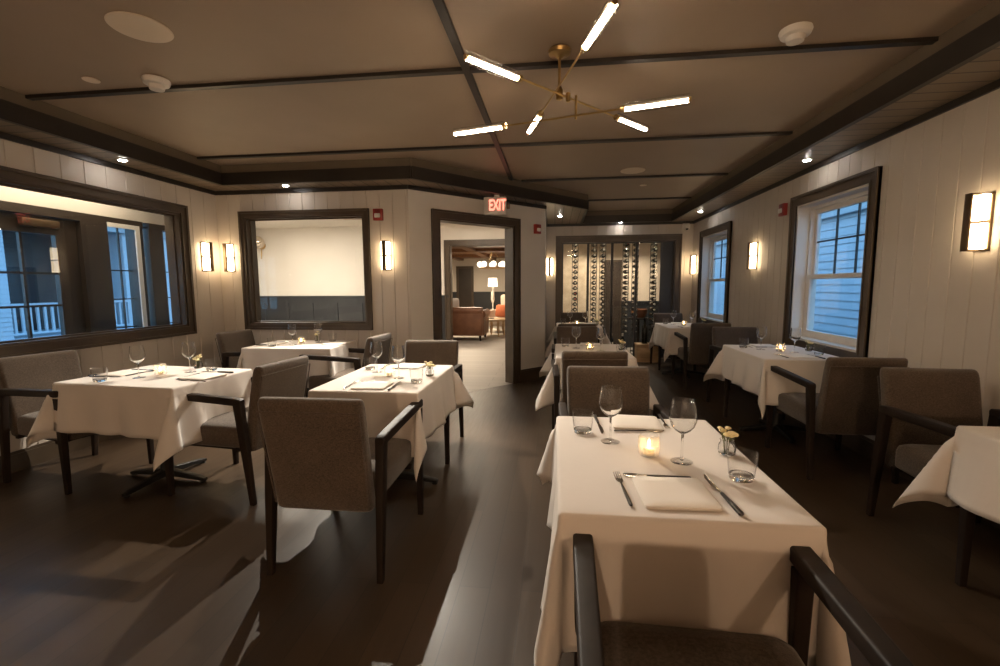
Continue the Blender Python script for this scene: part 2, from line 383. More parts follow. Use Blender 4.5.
def lining(b, org, d, n, u0, u1, v0, v1, dep0, dep1, t, sides='lrtb'):
    def bx(ua, ub, va, vb):
        pts = []
        for u, tt in ((ua, dep0), (ub, dep0), (ub, dep1), (ua, dep1)):
            p = Vector(org) + Vector(d) * u + Vector(n) * tt; pts.append((p.x, p.y))
        b.prism(pts, va, vb)
    if 't' in sides: bx(u0, u1, v1 - t, v1)
    if 'b' in sides: bx(u0, u1, v0, v0 + t)
    lo, hi = (v0 + t if 'b' in sides else v0), (v1 - t if 't' in sides else v1)
    if 'l' in sides: bx(u0, u0 + t, lo, hi)
    if 'r' in sides: bx(u1 - t, u1, lo, hi)
def qbox(b, org, d, n, ua, ub, va, vb, ta, tb):
    pts = []
    for u, tt in ((ua, ta), (ub, ta), (ub, tb), (ua, tb)):
        p = Vector(org) + Vector(d) * u + Vector(n) * tt; pts.append((p.x, p.y))
    b.prism(pts, va, vb); return b
def interior_window(name, org, d, n, u0, u1, v0, v1, cw=.09):
    w = struct(empty(name))
    b = B(); frame_pts(b, org, d, n, u0, u1, v0, v1, cw, .022); b.obj('casing', M['trim'], w, 0)
    b = B(); lining(b, org, d, n, u0, u1, v0, v1, -TH - .01, .015, .018); b.obj('jamb', M['trim'], w, 0)
    b = B(); lining(b, org, d, n, u0 + .018, u1 - .018, v0 + .018, v1 - .018, -.085, -.05, .014); b.obj('glazing_stop', M['trim'], w, 0)
    b = B(); qbox(b, org, d, n, u0 + .02, u1 - .02, v0 + .02, v1 - .02, -.071, -.065); b.obj('glass_pane', M['pane'], w, 0)
    return w
interior_window('window_1', (XL, 0), (0, 1), (1, 0), *W1)
interior_window('window_2', (0, YB), (1, 0), (0, -1), *W2, .066)
def sash_window(name, u0, u1, v0, v1):
    org, d, n = (XR, 0), (0, 1), (-1, 0); w = struct(empty(name))
    b = B(); frame_pts(b, org, d, n, u0, u1, v0, v1, .10, .022); b.obj('casing', M['trim'], w, 0)
    b = B(); lining(b, org, d, n, u0, u1, v0, v1, -.19, .01, .02); lining(b, org, d, n, u0 + .02, u1 - .02, v0 + .02, v1 - .02, -.19, -.10, .03); b.obj('jamb', M['white_paint'], w, 0)
    a0, a1, c0, c1 = u0 + .05, u1 - .05, v0 + .05, v1 - .05; mid = 1.43
    up = B(); lining(up, org, d, n, a0, a1, mid - .02, c1, -.175, -.14, .042); sash = up.obj('upper_sash', M['white_paint'], w, 0)
    g = B(); qbox(g, org, d, n, a0 + .04, a1 - .04, mid, c1 - .03, -.160, -.155); g.obj('pane', M['pane'], sash, 0)
    mb = B(); iw = a1 - a0 - .084
    for k in (1, 2): qbox(mb, org, d, n, a0 + .042 + iw * k / 3 - .007, a0 + .042 + iw * k / 3 + .007, mid + .02, c1 - .04, -.166, -.150)
    zz = mid + (c1 - mid) * .52; qbox(mb, org, d, n, a0 + .04, a1 - .04, zz - .007, zz + .007, -.167, -.149)
    mb.obj('muntin_grid', M['navy'], sash, 0)
    lo = B(); lining(lo, org, d, n, a0, a1, c0, mid + .025, -.138, -.10, .042); sash2 = lo.obj('lower_sash', M['white_paint'], w, 0)
    g = B(); qbox(g, org, d, n, a0 + .04, a1 - .04, c0 + .03, mid, -.122, -.117); g.obj('pane', M['pane'], sash2, 0)
    return w
sash_window('window_3', *W3); sash_window('window_4', *W4)
# doorway in the angled wall (no leaf)
dn = Vector((cd.y, -cd.x))
w = struct(empty('door_1'))
b = B(); frame_pts(b, CH0, cd, dn, DS0, DS1, 0, 2.16, .10, .022, 'lrt'); b.obj('casing', M['trim'], w, 0)
b = B(); lining(b, CH0, cd, dn, DS0, DS1, 0, 2.16, -TH - .012, .012, .02, 'lrt'); b.obj('jamb', M['trim'], w, 0)
b = B(); frame_pts(b, CH0 - dn * TH, cd, -dn, DS0, DS1, 0, 2.16, .10, .022, 'lrt'); b.obj('hall_casing', M['trim'], w, 0)
# ------------------------------------------------------------------ vestibule behind the long window
XV = -4.66; YV = 5.24
b = B(); b.box(-4.9, XL - TH, .4, YV + .1, -.12, 0); struct(b.obj('floor_vestibule', M['floor'], smooth=0))
b = B(); b.box(-4.9, XL - TH, .4, YV + .1, 2.5, 2.6); struct(b.obj('ceiling_vestibule', M['wall_plain'], smooth=0))
b = B(); b.box(XV - .1, XV, .4, YV, 2.10, 2.5); b.box(XV - .1, XV, .4, 2.75, 0, 2.10); b.box(XV - .1, XV, 4.10, YV, 0, .55); struct(b.obj('wall_vestibule', M['wall_plain'], smooth=0))
b = B(); b.box(XV - .1, XL - TH - .001, YV, YV + .1, 0, 2.5); b.box(XV - .1, XL - TH - .001, .3, .4, 0, 2.5); struct(b.obj('wall_vestibule_end', M['wall_plain'], smooth=0))
def vq(b, y0, y1, z0, z1, x0, x1): b.box(x0, x1, y0, y1, z0, z1); return b
d2 = struct(empty('door_2'))
b = B()
for y0, y1, z0, z1 in ((2.75, 2.84, 0, 2.1), (4.02, 4.29, 0, 2.1), (2.84, 4.02, 2.02, 2.1)): vq(b, y0, y1, z0, z1, XV - .1, XV + .03)
b.obj('door_frame', M['door_dark'], d2, 0)
b = B()
for y0, y1, z0, z1 in ((2.85, 2.98, .02, 2.015), (3.82, 4.015, .02, 2.015), (2.98, 3.82, 1.86, 2.015), (2.98, 3.82, .02, .3)): vq(b, y0, y1, z0, z1, XV - .07, XV - .02)
leaf = b.obj('door_leaf', M['door_dark'], d2, 0)
b = B(); vq(b, 2.98, 3.82, .3, 1.86, XV - .048, XV - .042); b.obj('pane', M['pane'], leaf, 0)
b = B()
for y in (3.26, 3.54): vq(b, y - .01, y + .01, .3, 1.86, XV - .06, XV - .03)
for z in (.6, .9, 1.2, 1.5): vq(b, 2.98, 3.82, z - .01, z + .01, XV - .061, XV - .029)
b.obj('muntin_grid', M['door_dark'], leaf, 0)
b = B().box(XV - .018, XV + .035, 3.52, 3.83, 1.915, 1.985, .008); b.obj('door_closer', M['bronze'], d2)
def sidelight(name, y0, y1, wl_, wr_, white):
    w = struct(empty(name)); b = B()
    vq(b, y0 - wl_, y0, .55, 2.06, XV - .1, XV + .02); vq(b, y1, y1 + wr_, .55, 2.06, XV - .1, XV + .02); vq(b, y0 - wl_, y1 + wr_, 2.04, 2.1, XV - .1, XV + .03)
    vq(b, y0, y1, .55, .62, XV - .1, XV + .02); b.obj('frame', M['door_dark'], w, 0)
    b = B(); vq(b, y0, y1, .6, 2.05, XV - .06, XV - .054); b.obj('pane', M['pane'], w, 0)
    b = B(); ym = (y0 + y1) / 2 + .03
    vq(b, ym - .006, ym + .006, .62, 2.04, XV - .066, XV - .048)
    for z in (.93, 1.24, 1.55): vq(b, y0, y1, z - .006, z + .006, XV - .067, XV - .047)
    b.obj('muntin_grid', M['door_dark'], w, 0)
    if white:
        b = B(); vq(b, y1 + .0, y1 + .05, .6, 2.0, XV + .02, XV + .035); vq(b, y0, y1 + .05, 2.0, 2.045, XV + .02, XV + .035); b.obj('white_stop', M['white_paint'], w, 0)
sidelight('window_5', 4.29, 4.61, .01, .10, True); sidelight('window_6', 4.98, 5.20, .19, .03, False)
# ------------------------------------------------------------------ hall and lounge behind
YH = 10.25
def slab(name, x0, x1, y0, y1, z0, z1, mat): return struct(B().box(x0, x1, y0, y1, z0, z1).obj(name, M[mat], smooth=0))
struct(B().prism([(-8.35, 10.4), (-4.23, 5.25), (-1.7, 5.22), (-1.64, 5.08), (-.15, 6.645), (-.17, 8.6), (-.17, 17.0), (-8.35, 17.0)], -.12, .001).obj('floor_hall', M['hall_floor'], smooth=0))
struct(B().prism([(-4.23, 5.25), (-1.64, 5.22), (-.2, 6.75), (-.17, 8.6), (-.17, YH), (-8.3, YH)], 2.75, 2.85).obj('ceiling_hall', M['wall_plain'], smooth=0))
HD = (-2.38, -1.08, 2.28)
b = B(); b.box(-8.3, HD[0], YH, YH + .14, 1.14, 2.8); b.box(HD[1], -.17, YH, YH + .14, 1.14, 2.8); b.box(HD[0], HD[1], YH, YH + .14, HD[2], 2.8); struct(b.obj('wall_hall', M['wall_plain'], smooth=0))
b = B()
for x0, x1 in ((-8.3, HD[0]), (HD[1], -.17)):
    b.box(x0, x1, YH - .0, YH + .14, 0, 1.14); b.box(x0, x1, YH - .03, YH, 1.10, 1.15); b.box(x0, x1, YH - .02, YH, .0, .16); b.box(x0, x1, YH - .015, YH, .98, 1.06)
    x = x0
    while x < x1 - .1: b.box(x, min(x + .09, x1), YH - .015, YH, .16, .98); x += .62
struct(b.obj('trim_2', M['navy'], smooth=0))
w = struct(empty('door_3')); b = B(); frame_pts(b, (0, YH), (1, 0), (0, -1), HD[0], HD[1], 0, HD[2], .12, .03, 'lrt'); b.obj('casing', M['trim'], w, 0)
b = B(); lining(b, (0, YH), (1, 0), (0, -1), HD[0], HD[1], 0, HD[2], -.16, .01, .02, 'lrt'); b.obj('jamb', M['trim'], w, 0)
slab('wall_hall_right', -.3, -.165, 8.63, 17.0, 0, 2.85, 'wall_plain'); struct(B().prism([(-4.22, 5.25), (-8.25, 10.3), (-8.35, 10.3), (-4.30, 5.22)], -.3, 2.85).obj('wall_hall_left', M['wall_plain'], smooth=0))
YLO = 16.5
b = B(); b.box(-6, -.3, YLO, YLO + .1, 1.15, 3.0); struct(b.obj('wall_lounge', M['wall_plain'], smooth=0))
b = B(); b.box(-6, -.3, YLO, YLO + .1, 0, 1.15); b.box(-6, -.3, YLO - .03, YLO, 1.1, 1.15); b.box(-6, -.3, YLO - .02, YLO, 0, .15); struct(b.obj('trim_3', M['navy'], smooth=0))
slab('wall_lounge_left', -6.1, -6, YH + .14, YLO, 0, 3.0, 'wall_plain')
slab('ceiling_lounge', -6, -.3, YH + .14, YLO, 2.36, 2.46, 'brown_ceiling')
b = B()
for x in (-4.6, -3.4, -2.2, -1.0): b.box(x - .1, x + .1, YH + .14, YLO, 2.28, 2.36)
for y in (12.2, 14.4): b.box(-6, -.3, y - .1, y + .1, 2.27, 2.36)
struct(b.obj('ceiling_lounge_beams', M['brown_ceiling'], smooth=0))
w = struct(empty('door_4')); b = B(); b.box(-3.50, -3.02, YLO - .05, YLO - .031, 0, 2.0); b.obj('door_leaf', M['door_dark'], w, 0)
b = B(); 
for x0, x1, z0, z1 in ((-3.58, -3.50, 0, 2.0), (-3.02, -2.94, 0, 2.0), (-3.58, -2.94, 2.0, 2.08)): b.box(x0, x1, YLO - .07, YLO - .03, z0, z1)
b.obj('casing', M['trim'], w, 0)
# ------------------------------------------------------------------ wine room
YG = YW + .10
slab('floor_wine_room', -.2, 2.6, YW, 10.4, -.12, .002, 'hall_floor')
slab('ceiling_wine_room', -.16, 2.6, YW + TH, 10.4, 2.45, 2.55, 'wall_plain')
b = B(); b.box(-.16, 1.02, 10.0, 10.1, 0, 2.45); struct(b.obj('wall_stone', M['stone'], smooth=0))
b = B(); b.box(1.02, 2.6, 10.1, 10.2, 1.0, 2.45); struct(b.obj('wall_wine_back', M['cream_plastic'], smooth=0))
b = B(); b.box(1.02, 2.6, 10.1, 10.2, 0, 1.0); b.box(1.02, 2.6, 10.08, 10.1, .97, 1.02); struct(b.obj('trim_4', M['navy'], smooth=0))
slab('wall_wine_right', 2.47, 2.6, YW + TH, 10.2, 0, 2.5, 'navy')
w = struct(empty('door_5'))
b = B(); frame_pts(b, (0, YW), (1, 0), (0, -1), WV[0], WV[1], 0, WV[3], .10, .022, 'lrt'); b.obj('casing', M['trim'], w, 0)
b = B(); lining(b, (0, YW), (1, 0), (0, -1), WV[0], WV[1], 0, WV[3], -TH, .01, .02, 'lrt'); b.obj('jamb', M['trim'], w, 0)
b = B().box(1.10, 1.40, 10.04, 10.08, 0, 1.85); dd = struct(empty('door_6')); b.obj('door_leaf', M['door_dark'], dd, 0)
b = B().box(1.06, 1.44, 10.07, 10.1, 0, 1.9); b.obj('casing', M['trim'], dd, 0)
xs = [WV[0] + .02, .62, 1.06, 1.5, WV[1] - .02]
for k in range(4):
    x0, x1 = xs[k], xs[k + 1]
    b = B(); lining(b, (0, YW), (1, 0), (0, -1), x0, x1, .005, WV[3] - .02, -.11, -.075, .022)
    if k == 3: b.box(1.93, x1 - .02, YW + .08, YW + .105, .03, WV[3] - .04)
    lf = b.obj('door_leaf', M['navy'], w, 0)
    b = B(); b.box(x0 + .02, x1 - .02, YW + .090, YW + .095, .02, WV[3] - .04); b.obj('glass_pane', M['pane'], lf, 0)
    if k == 2:
        b = B(); b.tube([(x0 + .0, YW + .03, .1), (x0 + .0, YW + .03, .80)], .014, 10)
        for z in (.2, .7): b.tube([(x0, YW + .03, z), (x0, YW + .085, z)], .008, 8)
        b.obj('bar_handle', M['iron'], lf)
# ------------------------------------------------------------------ chairs
def make_chair():
    t = thing('dining_chair', 'tweed armchair', 'chair', (0, 0, 0), 0, 'tweed dining armchairs')
    # seat: upholstered box with a crowned top
    b = B(); rings = []
    for z, w_, d_, r in ((.345, .470, .50, .02), (.355, .488, .515, .03), (.44, .492, .52, .035), (.468, .484, .512, .045), (.482, .45, .48, .06), (.489, .36, .39, .08), (.491, .15, .16, .07)):
        rings.append(rrect((0, .035, z), XA, YA, w_, d_, r, 5))
    b.loft(rings); b.obj('seat', M['tweed'], t, 50)
    # back: reclined padded panel, a little wider at the top
    b = B(); rings = []
    lv = [(.325, .0, .455, .070), (.335, .0, .468, .085), (.45, .0, .468, .090), (.60, .0, .474, .085), (.75, 0, .482, .078), (.83, 0, .486, .072), (.855, 0, .484, .064), (.868, 0, .474, .048), (.874, 0, .458, .026)]
    def yc(z): return -.275 - .098 * max(0, (z - .33)) / .54 * (1 + .15 * (z - .33))
    for z, _, w_, th in lv: rings.append(rrect((0, yc(z), z), XA, YA, w_, th, min(.03, th * .45), 5))
    b.loft(rings); bk = b.obj('backrest', M['tweed'], t, 50)
    b = B()                                                     # stitched seam round the rear panel
    pts = []
    for s, zz in ((-1, (.36, .5, .65, .815)), (1, (.815, .65, .5, .36))):
        for z in zz: pts.append((s * (.225 + .012 * (z - .36) / .45), yc(z) - .0435 + .006 * (z - .33), z))
    b.tube(pts, .0035, 6); b.obj('seam', M['tweed'], bk, 50)
    for s in (-1, 1):
        x = s * .272
        b = B(); b.loft([rrect((x, .31, 0), XA, YA, .030, .030, .004), rrect((x, .308, .35), XA, YA, .038, .042, .005), rrect((x, .305, .648), XA, YA, .044, .050, .006)])
        b.obj('leg', M['wood'], t, 40)
        b = B(); b.loft([rrect((x, -.325, 0), XA, YA, .030, .032, .004), rrect((x, -.292, .35), XA, YA, .038, .048, .005), rrect((x, -.262, .640), XA, YA, .044, .056, .006)])
        b.obj('leg', M['wood'], t, 40)
        b = B(); rr_ = []
        for y, z, w_, h in ((-.290, .652, .040, .030), (-.283, .653, .044, .042), (-.24, .656, .045, .046), (0, .667, .048, .046), (.25, .677, .052, .044), (.322, .679, .052, .044), (.332, .678, .047, .036)):
            rr_.append(rrect((x, y, z), XA, ZA, w_, h, .008))
        b.loft(rr_); b.obj('armrest', M['wood'], t, 40)
    b = B()
    for y in (-.20, .21): b.box(-.255, .255, y - .015, y + .015, .322, .347, .004)
    for s in (-1, 1): b.box(s * .20 - .012, s * .20 + .012, -.20, .21, .322, .347, .004)
    b.obj('seat_rail', M['wood'], t, 40)
    return t
chair = Proto(make_chair())
F, K, Rt, Lf = 0, PI, -PI / 2, PI / 2      # facing +y, -y, +x, -x
D = math.radians
for x, y, rz, lab in (
    (.345, .856, F - D(1.2), 'tweed armchair seen from above, only its seat and two black armrests in view'),
    (.328, 2.365, K + D(1.2), 'tweed armchair facing the largest table from its far side, behind the stemware'),
    (.285, 3.76, F + D(2), 'tweed armchair back to back with the one facing the largest table'),
    (.27, 5.06, K, 'tweed armchair across the table from the two back-to-back armchairs'),
    (.29, 6.20, F, 'tweed armchair at the near end of the last table before the wine room'),
    (.36, 7.92, K, 'tweed armchair against the glass wine room, mostly hidden behind a laid table'),
    (-1.062, 2.215, F, 'brown tweed armchair showing its whole back, casting a shadow on bare floor'),
    (-1.09, 3.60, K + D(1.5), 'tweed armchair by the doorway, facing the table whose cloth hangs toward it'),
    (-3.46, 2.85, Rt - D(10), 'tweed armchair under the long window, its back toward the window corner'),
    (-2.165, 2.825, Lf - D(6), 'tweed armchair in side view with black arm, facing the table under the long window'),
    (-3.17, 4.62, Rt - D(5), 'grey tweed armchair in the wall corner beneath the paired wall lights'),
    (-2.13, 4.40, Lf - D(3), 'tweed armchair under the square interior window with its back toward the doorway'),
    (2.055, 3.61, F, 'dark tweed armchair, back toward us, at the table under the nearer sash window'),
    (2.045, 5.10, K - D(2.5), 'tweed armchair facing us at the far end of the table under the nearer sash window'),
    (2.12, 2.46, K - D(2), 'dark tweed armchair facing us, drawn up to the cloth cut off by the frame edge'),
    (1.98, 6.40, F, 'dark tweed armchair, back toward us, under the farther sash window'),
    (1.95, 7.74, K, 'tweed armchair in the corner between glass wine room and farther sash window')):
    chair.put((x, y, 0), rz, lab, 'tweed dining armchairs')
# ------------------------------------------------------------------ tables and cloths
ZT = .745
def make_table():
    t = thing('dining_table', 'table', 'table', (0, 0, 0), 0, 'pedestal dining tables')
    B().box(-.32, .32, -.45, .45, ZT - .03, ZT, .006).obj('tabletop', M['wood'], t)
    b = B(); b.lathe([(.045, .05), (.04, .07), (.038, .66), (.05, .68)], 16); b.obj('column', M['iron'], t)
    b = B(); b.box(-.16, .16, -.26, .26, ZT - .05, ZT - .03, .004); b.box(-.05, .05, -.05, .05, ZT - .09, ZT - .05, .006); b.obj('top_plate', M['iron'], t)
    for k in range(4):
        a = k * PI / 2; c, s = math.cos(a), math.sin(a); u = (-s, c, 0); b = B(); rings = []
        for r, z, w_, h in ((.02, .055, .05, .05), (.16, .042, .046, .036), (.28, .028, .04, .026), (.315, .022, .034, .02)):
            rings.append(rrect((c * r, s * r, z), u, ZA, w_, h, .006))
        b.loft(rings); ft = b.obj('foot', M['iron'], t, 40)
        b = B(); b.lathe([(.018, 0), (.02, .004), (.012, .014)], 12, (c * .295, s * .295, 0)); b.obj('leveller', M['iron'], ft)
    return t
tab = Proto(make_table())
def drape(hx, hy, ox, oy, seed, corners):
    """tablecloth over a rectangular top: flat, rolled over the edge, hanging with a flared cone at each corner"""
    rnd = random.Random(seed); ph = [rnd.uniform(0, 6.28) for _ in range(12)]
    def axis(h, o):
        a = [-h - o * (1 - (i / 13)) for i in range(13)]
        inner = [-h + 2 * h * i / 22 for i in range(23)]
        edge = [h + .004, h + .010, h + .018]
        a = [q for q in a if -q > h + .03]
        return a + [-e for e in reversed(edge)] + inner + edge + [-q for q in reversed(a)]
    U, Vv = axis(hx, ox), axis(hy, oy); b = B(); bm = b.bm; grid = []
    Rr = .010
    def pt(u, v):
        a, c = max(abs(u) - hx, 0), max(abs(v) - hy, 0); su, sv = (1 if u > 0 else -1), (1 if v > 0 else -1)
        bx, by = max(-hx, min(hx, u)), max(-hy, min(hy, v)); z = ZT + .004
        if a == 0 and c == 0:
            return (u, v, z + .0008 * math.sin(9 * u + ph[0]) * math.sin(7 * v + ph[1]))
        r = math.hypot(a, c); th = math.atan2(c, a)
        ci = (0 if su < 0 else 1) + (0 if sv < 0 else 2)
        A, sw = corners[ci]
        bell = math.sin(2 * th) ** 1.3 if 0 < th < PI / 2 else 0.0
        s_along = v if a > c else u
        wav = (math.sin(s_along * 11 + ph[2 + ci]) * .05 + math.sin(s_along * 25 + ph[6 + ci]) * .04) * (1 - bell)
        fl_ = .07 + A * bell + wav
        arc = Rr * PI / 2
        if r < arc: o_, dn_ = Rr * math.sin(r / Rr), Rr * (1 - math.cos(r / Rr))
        else:
            e = r - arc; g = min(1, e / .08); f2 = fl_ * g
            o_, dn_ = Rr + e * math.sin(f2), Rr + e * math.cos(f2)
        ang = th + sw * bell * min(1, r / .2)
        return (bx + su * math.cos(ang) * o_, by + sv * math.sin(ang) * o_, z - dn_)
    for u in U: grid.append([bm.verts.new(pt(u, v)) for v in Vv])
    for i in range(len(U) - 1):
        for j in range(len(Vv) - 1):
            bm.faces.new((grid[i][j], grid[i + 1][j], grid[i + 1][j + 1], grid[i][j + 1]))
    return b
D0 = [(.62, 0), (.62, 0), (.62, 0), (.62, 0)]
# (key, x, y, rz, cloth corners [(-x,-y),(+x,-y),(-x,+y),(+x,+y)], cloth label, table label)
TABLES = [
    ('t1', .35, 1.635, 0, [(.22, .3), (.16, .2), (.42, .35), (.25, 0)], 'cream tablecloth nearest us with a chair-back shadow on its front fold', 'pedestal table beneath the largest cloth, hidden by it'),
    ('t2', -1.11, 2.94, 0, [(.3, 0), (.20, .5), (.4, 0), (.55, .3)], 'cream tablecloth with a corner pointing down over open floor toward the doorway', 'pedestal table with candle before the doorway, its base in shadow'),
    ('t3', -2.74, 2.82, -PI / 2 - .085, [(.3, .3), (.42, .5), (.3, 0), (.20, -1.1)], 'cream tablecloth under the long window with a corner flaring out sideways', 'pedestal table under the long window, its black cross base showing'),
    ('t4', -2.69, 4.55, -PI / 2 + .04, [(.04, 0), (.22, -.2), (.04, 0), (.22, 0)], 'bright white tablecloth under the square interior window', 'pedestal table under the square interior window, hidden by white cloth'),
    ('t5', .35, 4.31, 0, [(.5, 0), (.5, 0), (.55, 0), (.5, 0)], 'cream tablecloth behind the two back-to-back armchairs', 'pedestal table behind the two back-to-back armchairs'),
    ('t6', 2.045, 4.36, 0, [(.18, .3), (.10, .3), (.45, .2), (.15, -.3)], 'cream tablecloth under the nearer sash window, with a deep pointed corner fold', 'pedestal table under the nearer sash window'),
    ('t7', 2.06, 1.66, 0, [(.4, 0), (.10, 0), (.34, .0), (.10, -.3)], 'cream tablecloth cut off by the frame edge, its flared corner toward us', 'pedestal table cut off by the frame edge, under a cloth'),
    ('t8', 1.95, 7.08, 0, [(.2, 0), (.3, .3), (.25, .3), (.3, -.3)], 'white tablecloth under the farther sash window beside the pale crate', 'pedestal table under the farther sash window'),
    ('t9', .37, 7.05, 0, [(.5, 0), (.5, 0), (.5, 0), (.5, 0)], 'white tablecloth of the last table before the bottle racks', 'pedestal table standing last before the bottle racks'),
]
TP = {}
for key, x, y, rz, cor, cl, tl in TABLES:
    TP[key] = (x, y, rz)
    tab.put((x, y, 0), rz, tl, 'pedestal dining tables')
    o = drape(.325, .455, .40 if key == 't4' else .32, .38, sum(map(ord, key)), cor).obj('tablecloth', M['linen'], None, 0)
    o.data.polygons.foreach_set('use_smooth', [True] * len(o.data.polygons))
    o.location = (x, y, 0); o.rotation_euler = (0, 0, rz)
    md = o.modifiers.new('thickness', 'SOLIDIFY'); md.thickness = .0025; md.offset = 1
    tag(o, cl, 'tablecloth', 'white tablecloths')
# ------------------------------------------------------------------ tableware
def make_wine_glass():
    t = thing('wine_glass', 'glass', 'wine glass')
    b = B(); b.lathe([(.004, .100), (.012, .102), (.026, .112), (.038, .127), (.0445, .147), (.045, .158), (.042, .185), (.0365, .218), (.0355, .218), (.041, .185), (.044, .158), (.0435, .147), (.037, .128), (.025, .114), (.010, .1045), (.001, .103)], 28)
    b.obj('bowl', M['glass'], t, 60)
    b = B(); b.lathe([(.006, .006), (.0042, .02), (.0036, .06), (.005, .096), (.007, .101)], 12); b.obj('stem', M['glass'], t, 60)
    b = B(); b.lathe([(.036, .0), (.037, .0015), (.02, .003), (.006, .007)], 28); b.obj('foot', M['thin'], t, 60)
    return t
def make_tumbler():
    t = thing('water_tumbler', 'tumbler', 'tumbler')
    b = B(); b.lathe([(.0372, .016), (.0415, .05), (.0435, .0895), (.0430, .0908), (.0424, .0895), (.0404, .05), (.0362, .016)], 32); b.obj('wall', M['thin'], t, 60)
    b = B(); b.lathe([(.001, 0), (.030, 0), (.0350, .003), (.0372, .0158), (.0362, .0165), (.030, .0150), (.001, .0135)], 32); b.obj('base', M['glass'], t, 60)
    return t
def make_votive():
    t = thing('candle_holder', 'candle', 'candle')
    b = B(); pr = []
    for i in range(9):
        z = .003 + .072 * i / 8; pr.append((.036 + (.0035 if i % 2 else 0) - .004 * abs(i / 8 - .45), z))
    pr = [(.030, 0)] + pr + [(r - .004, z) for r, z in reversed(pr[1:])]
    b.lathe(pr, 28); b.obj('cup', M['frost'], t, 60)
    b = B(); b.lathe([(.018, .005), (.0185, .006), (.0185, .026), (.016, .028), (.001, .027)], 18); b.obj('candle', M['wax'], t)
    b = B(); b.lathe([(.001, .028), (.0035, .033), (.0048, .040), (.003, .050), (.0008, .058)], 10); b.obj('flame', M['flame'], t, 60)
    return t
def make_posy():
    t = thing('flower_vase', 'posy', 'vase')
    b = B(); b.lathe([(.022, 0), (.028, .004), (.030, .02), (.028, .036), (.022, .046), (.025, .054), (.0235, .054), (.0205, .046), (.026, .035), (.028, .02), (.026, .007)], 24); b.obj('jar', M['glass'], t, 60)
    for k, (x, y, z, r) in enumerate(((.014, -.004, .072, .024), (-.014, .012, .082, .016), (-.008, -.018, .076, .017), (-.028, -.004, .096, .011), (.024, .02, .066, .015), (.004, .01, .092, .013))):
        b = B()
        for j in range(9):
            a = j * 2.4; q = r * .55 * math.sqrt(j / 9)
            b.ball((x + q * math.cos(a), y + q * math.sin(a), z + r * .3 * (1 - j / 9)), r * .5, 8, 6, (1, 1, .6))
        f = b.obj('flower', M['petal'], t, 60)
        b = B(); b.tube([(x * .3, y * .3, .006), (x * .5, y * .5, .05), (x, y, z)], .0014, 6); b.obj('stem', M['leaf'], t)
    b = B()
    for a, r, z in ((0.4, .034, .07), (2.2, .038, .085), (3.6, .035, .075), (5.1, .036, .066)):
        c, s = math.cos(a), math.sin(a); w_ = .007
        b.loft([[Vector((c * .008 - s * .002, s * .008 + c * .002, .05)), Vector((c * .008 + s * .002, s * .008 - c * .002, .05)), Vector((c * .008, s * .008, .0485))],
                [Vector((c * r * .6 - s * w_, s * r * .6 + c * w_, z - .004)), Vector((c * r * .6 + s * w_, s * r * .6 - c * w_, z - .004)), Vector((c * r * .6, s * r * .6, z - .006))],
                [Vector((c * r - s * .001, s * r + c * .001, z + .004)), Vector((c * r + s * .001, s * r - c * .001, z + .004)), Vector((c * r, s * r, z + .003))]])
    b.obj('leaves', M['leaf'], t)
    return t
def flatbar(b, pts):
    """flat bar along y: (y, z, width, thickness)"""
    b.loft([rrect((x, y, z), XA, ZA, w_, h, h * .45, 2) for x, y, z, w_, h in pts]); return b
def make_fork():
    t = thing('fork', 'fork', 'fork'); b = B()
    flatbar(b, [(0, -.115, .004, .006, .004), (0, -.11, .004, .011, .006), (0, -.03, .004, .010, .006), (0, .01, .0045, .007, .005)]); b.obj('handle', M['black_handle'], t)
    b = B(); flatbar(b, [(0, .008, .0045, .006, .004), (0, .03, .004, .006, .003), (0, .045, .003, .020, .002), (0, .068, .002, .024, .002)])
    for k in range(4): flatbar(b, [(-.009 + .006 * k, .066, .002, .0035, .0018), (-.009 + .006 * k, .095, .004, .0028, .0016), (-.009 + .006 * k, .112, .007, .0015, .0012)])
    b.obj('head', M['steel'], t); return t
def make_knife():
    t = thing('table_knife', 'knife', 'knife'); b = B()
    flatbar(b, [(0, -.135, .006, .006, .006), (0, -.13, .006, .016, .010), (0, -.07, .006, .014, .010), (0, -.01, .006, .010, .009)]); b.obj('handle', M['black_handle'], t)
    b = B(); flatbar(b, [(0, -.012, .006, .008, .006), (0, .0, .005, .010, .003), (-.002, .05, .004, .016, .0022), (-.001, .10, .004, .015, .002), (.003, .13, .004, .004, .0014)]); b.obj('blade', M['steel'], t); return t
def make_spoon():
    t = thing('dessert_spoon', 'spoon', 'spoon'); b = B()
    flatbar(b, [(0, -.10, .004, .006, .004), (0, -.096, .004, .011, .006), (0, .0, .004, .009, .006), (0, .035, .0045, .006, .005)]); b.obj('handle', M['black_handle'], t)
    b = B(); flatbar(b, [(0, .033, .0045, .006, .004), (0, .055, .004, .008, .003), (0, .07, .003, .026, .003), (0, .085, .002, .030, .003), (0, .10, .003, .022, .003), (0, .108, .004, .006, .002)]); b.obj('bowl', M['steel'], t); return t
def make_napkin():
    t = B(); rr_ = []
    for k, (z, s_) in enumerate(((0, .985), (.0012, 1.0), (.003, 1.0), (.0035, .985), (.0045, .994), (.0075, .992), (.0088, .975), (.0092, .6))):
        rr_.append([p + Vector((0, 0, .0025 * math.sin(p.x * 22 + 1) * (z / .02))) for p in rrect((0, 0, z), XA, YA, .205 * s_, .20 * s_, .012, 4)])
    t.loft(rr_); o = t.obj('folded_napkin', M['napkin'], None, 60); return tag(o, 'napkin', 'napkin')
P_glass, P_tum, P_cand, P_posy = Proto(make_wine_glass()), Proto(make_tumbler()), Proto(make_votive()), Proto(make_posy())
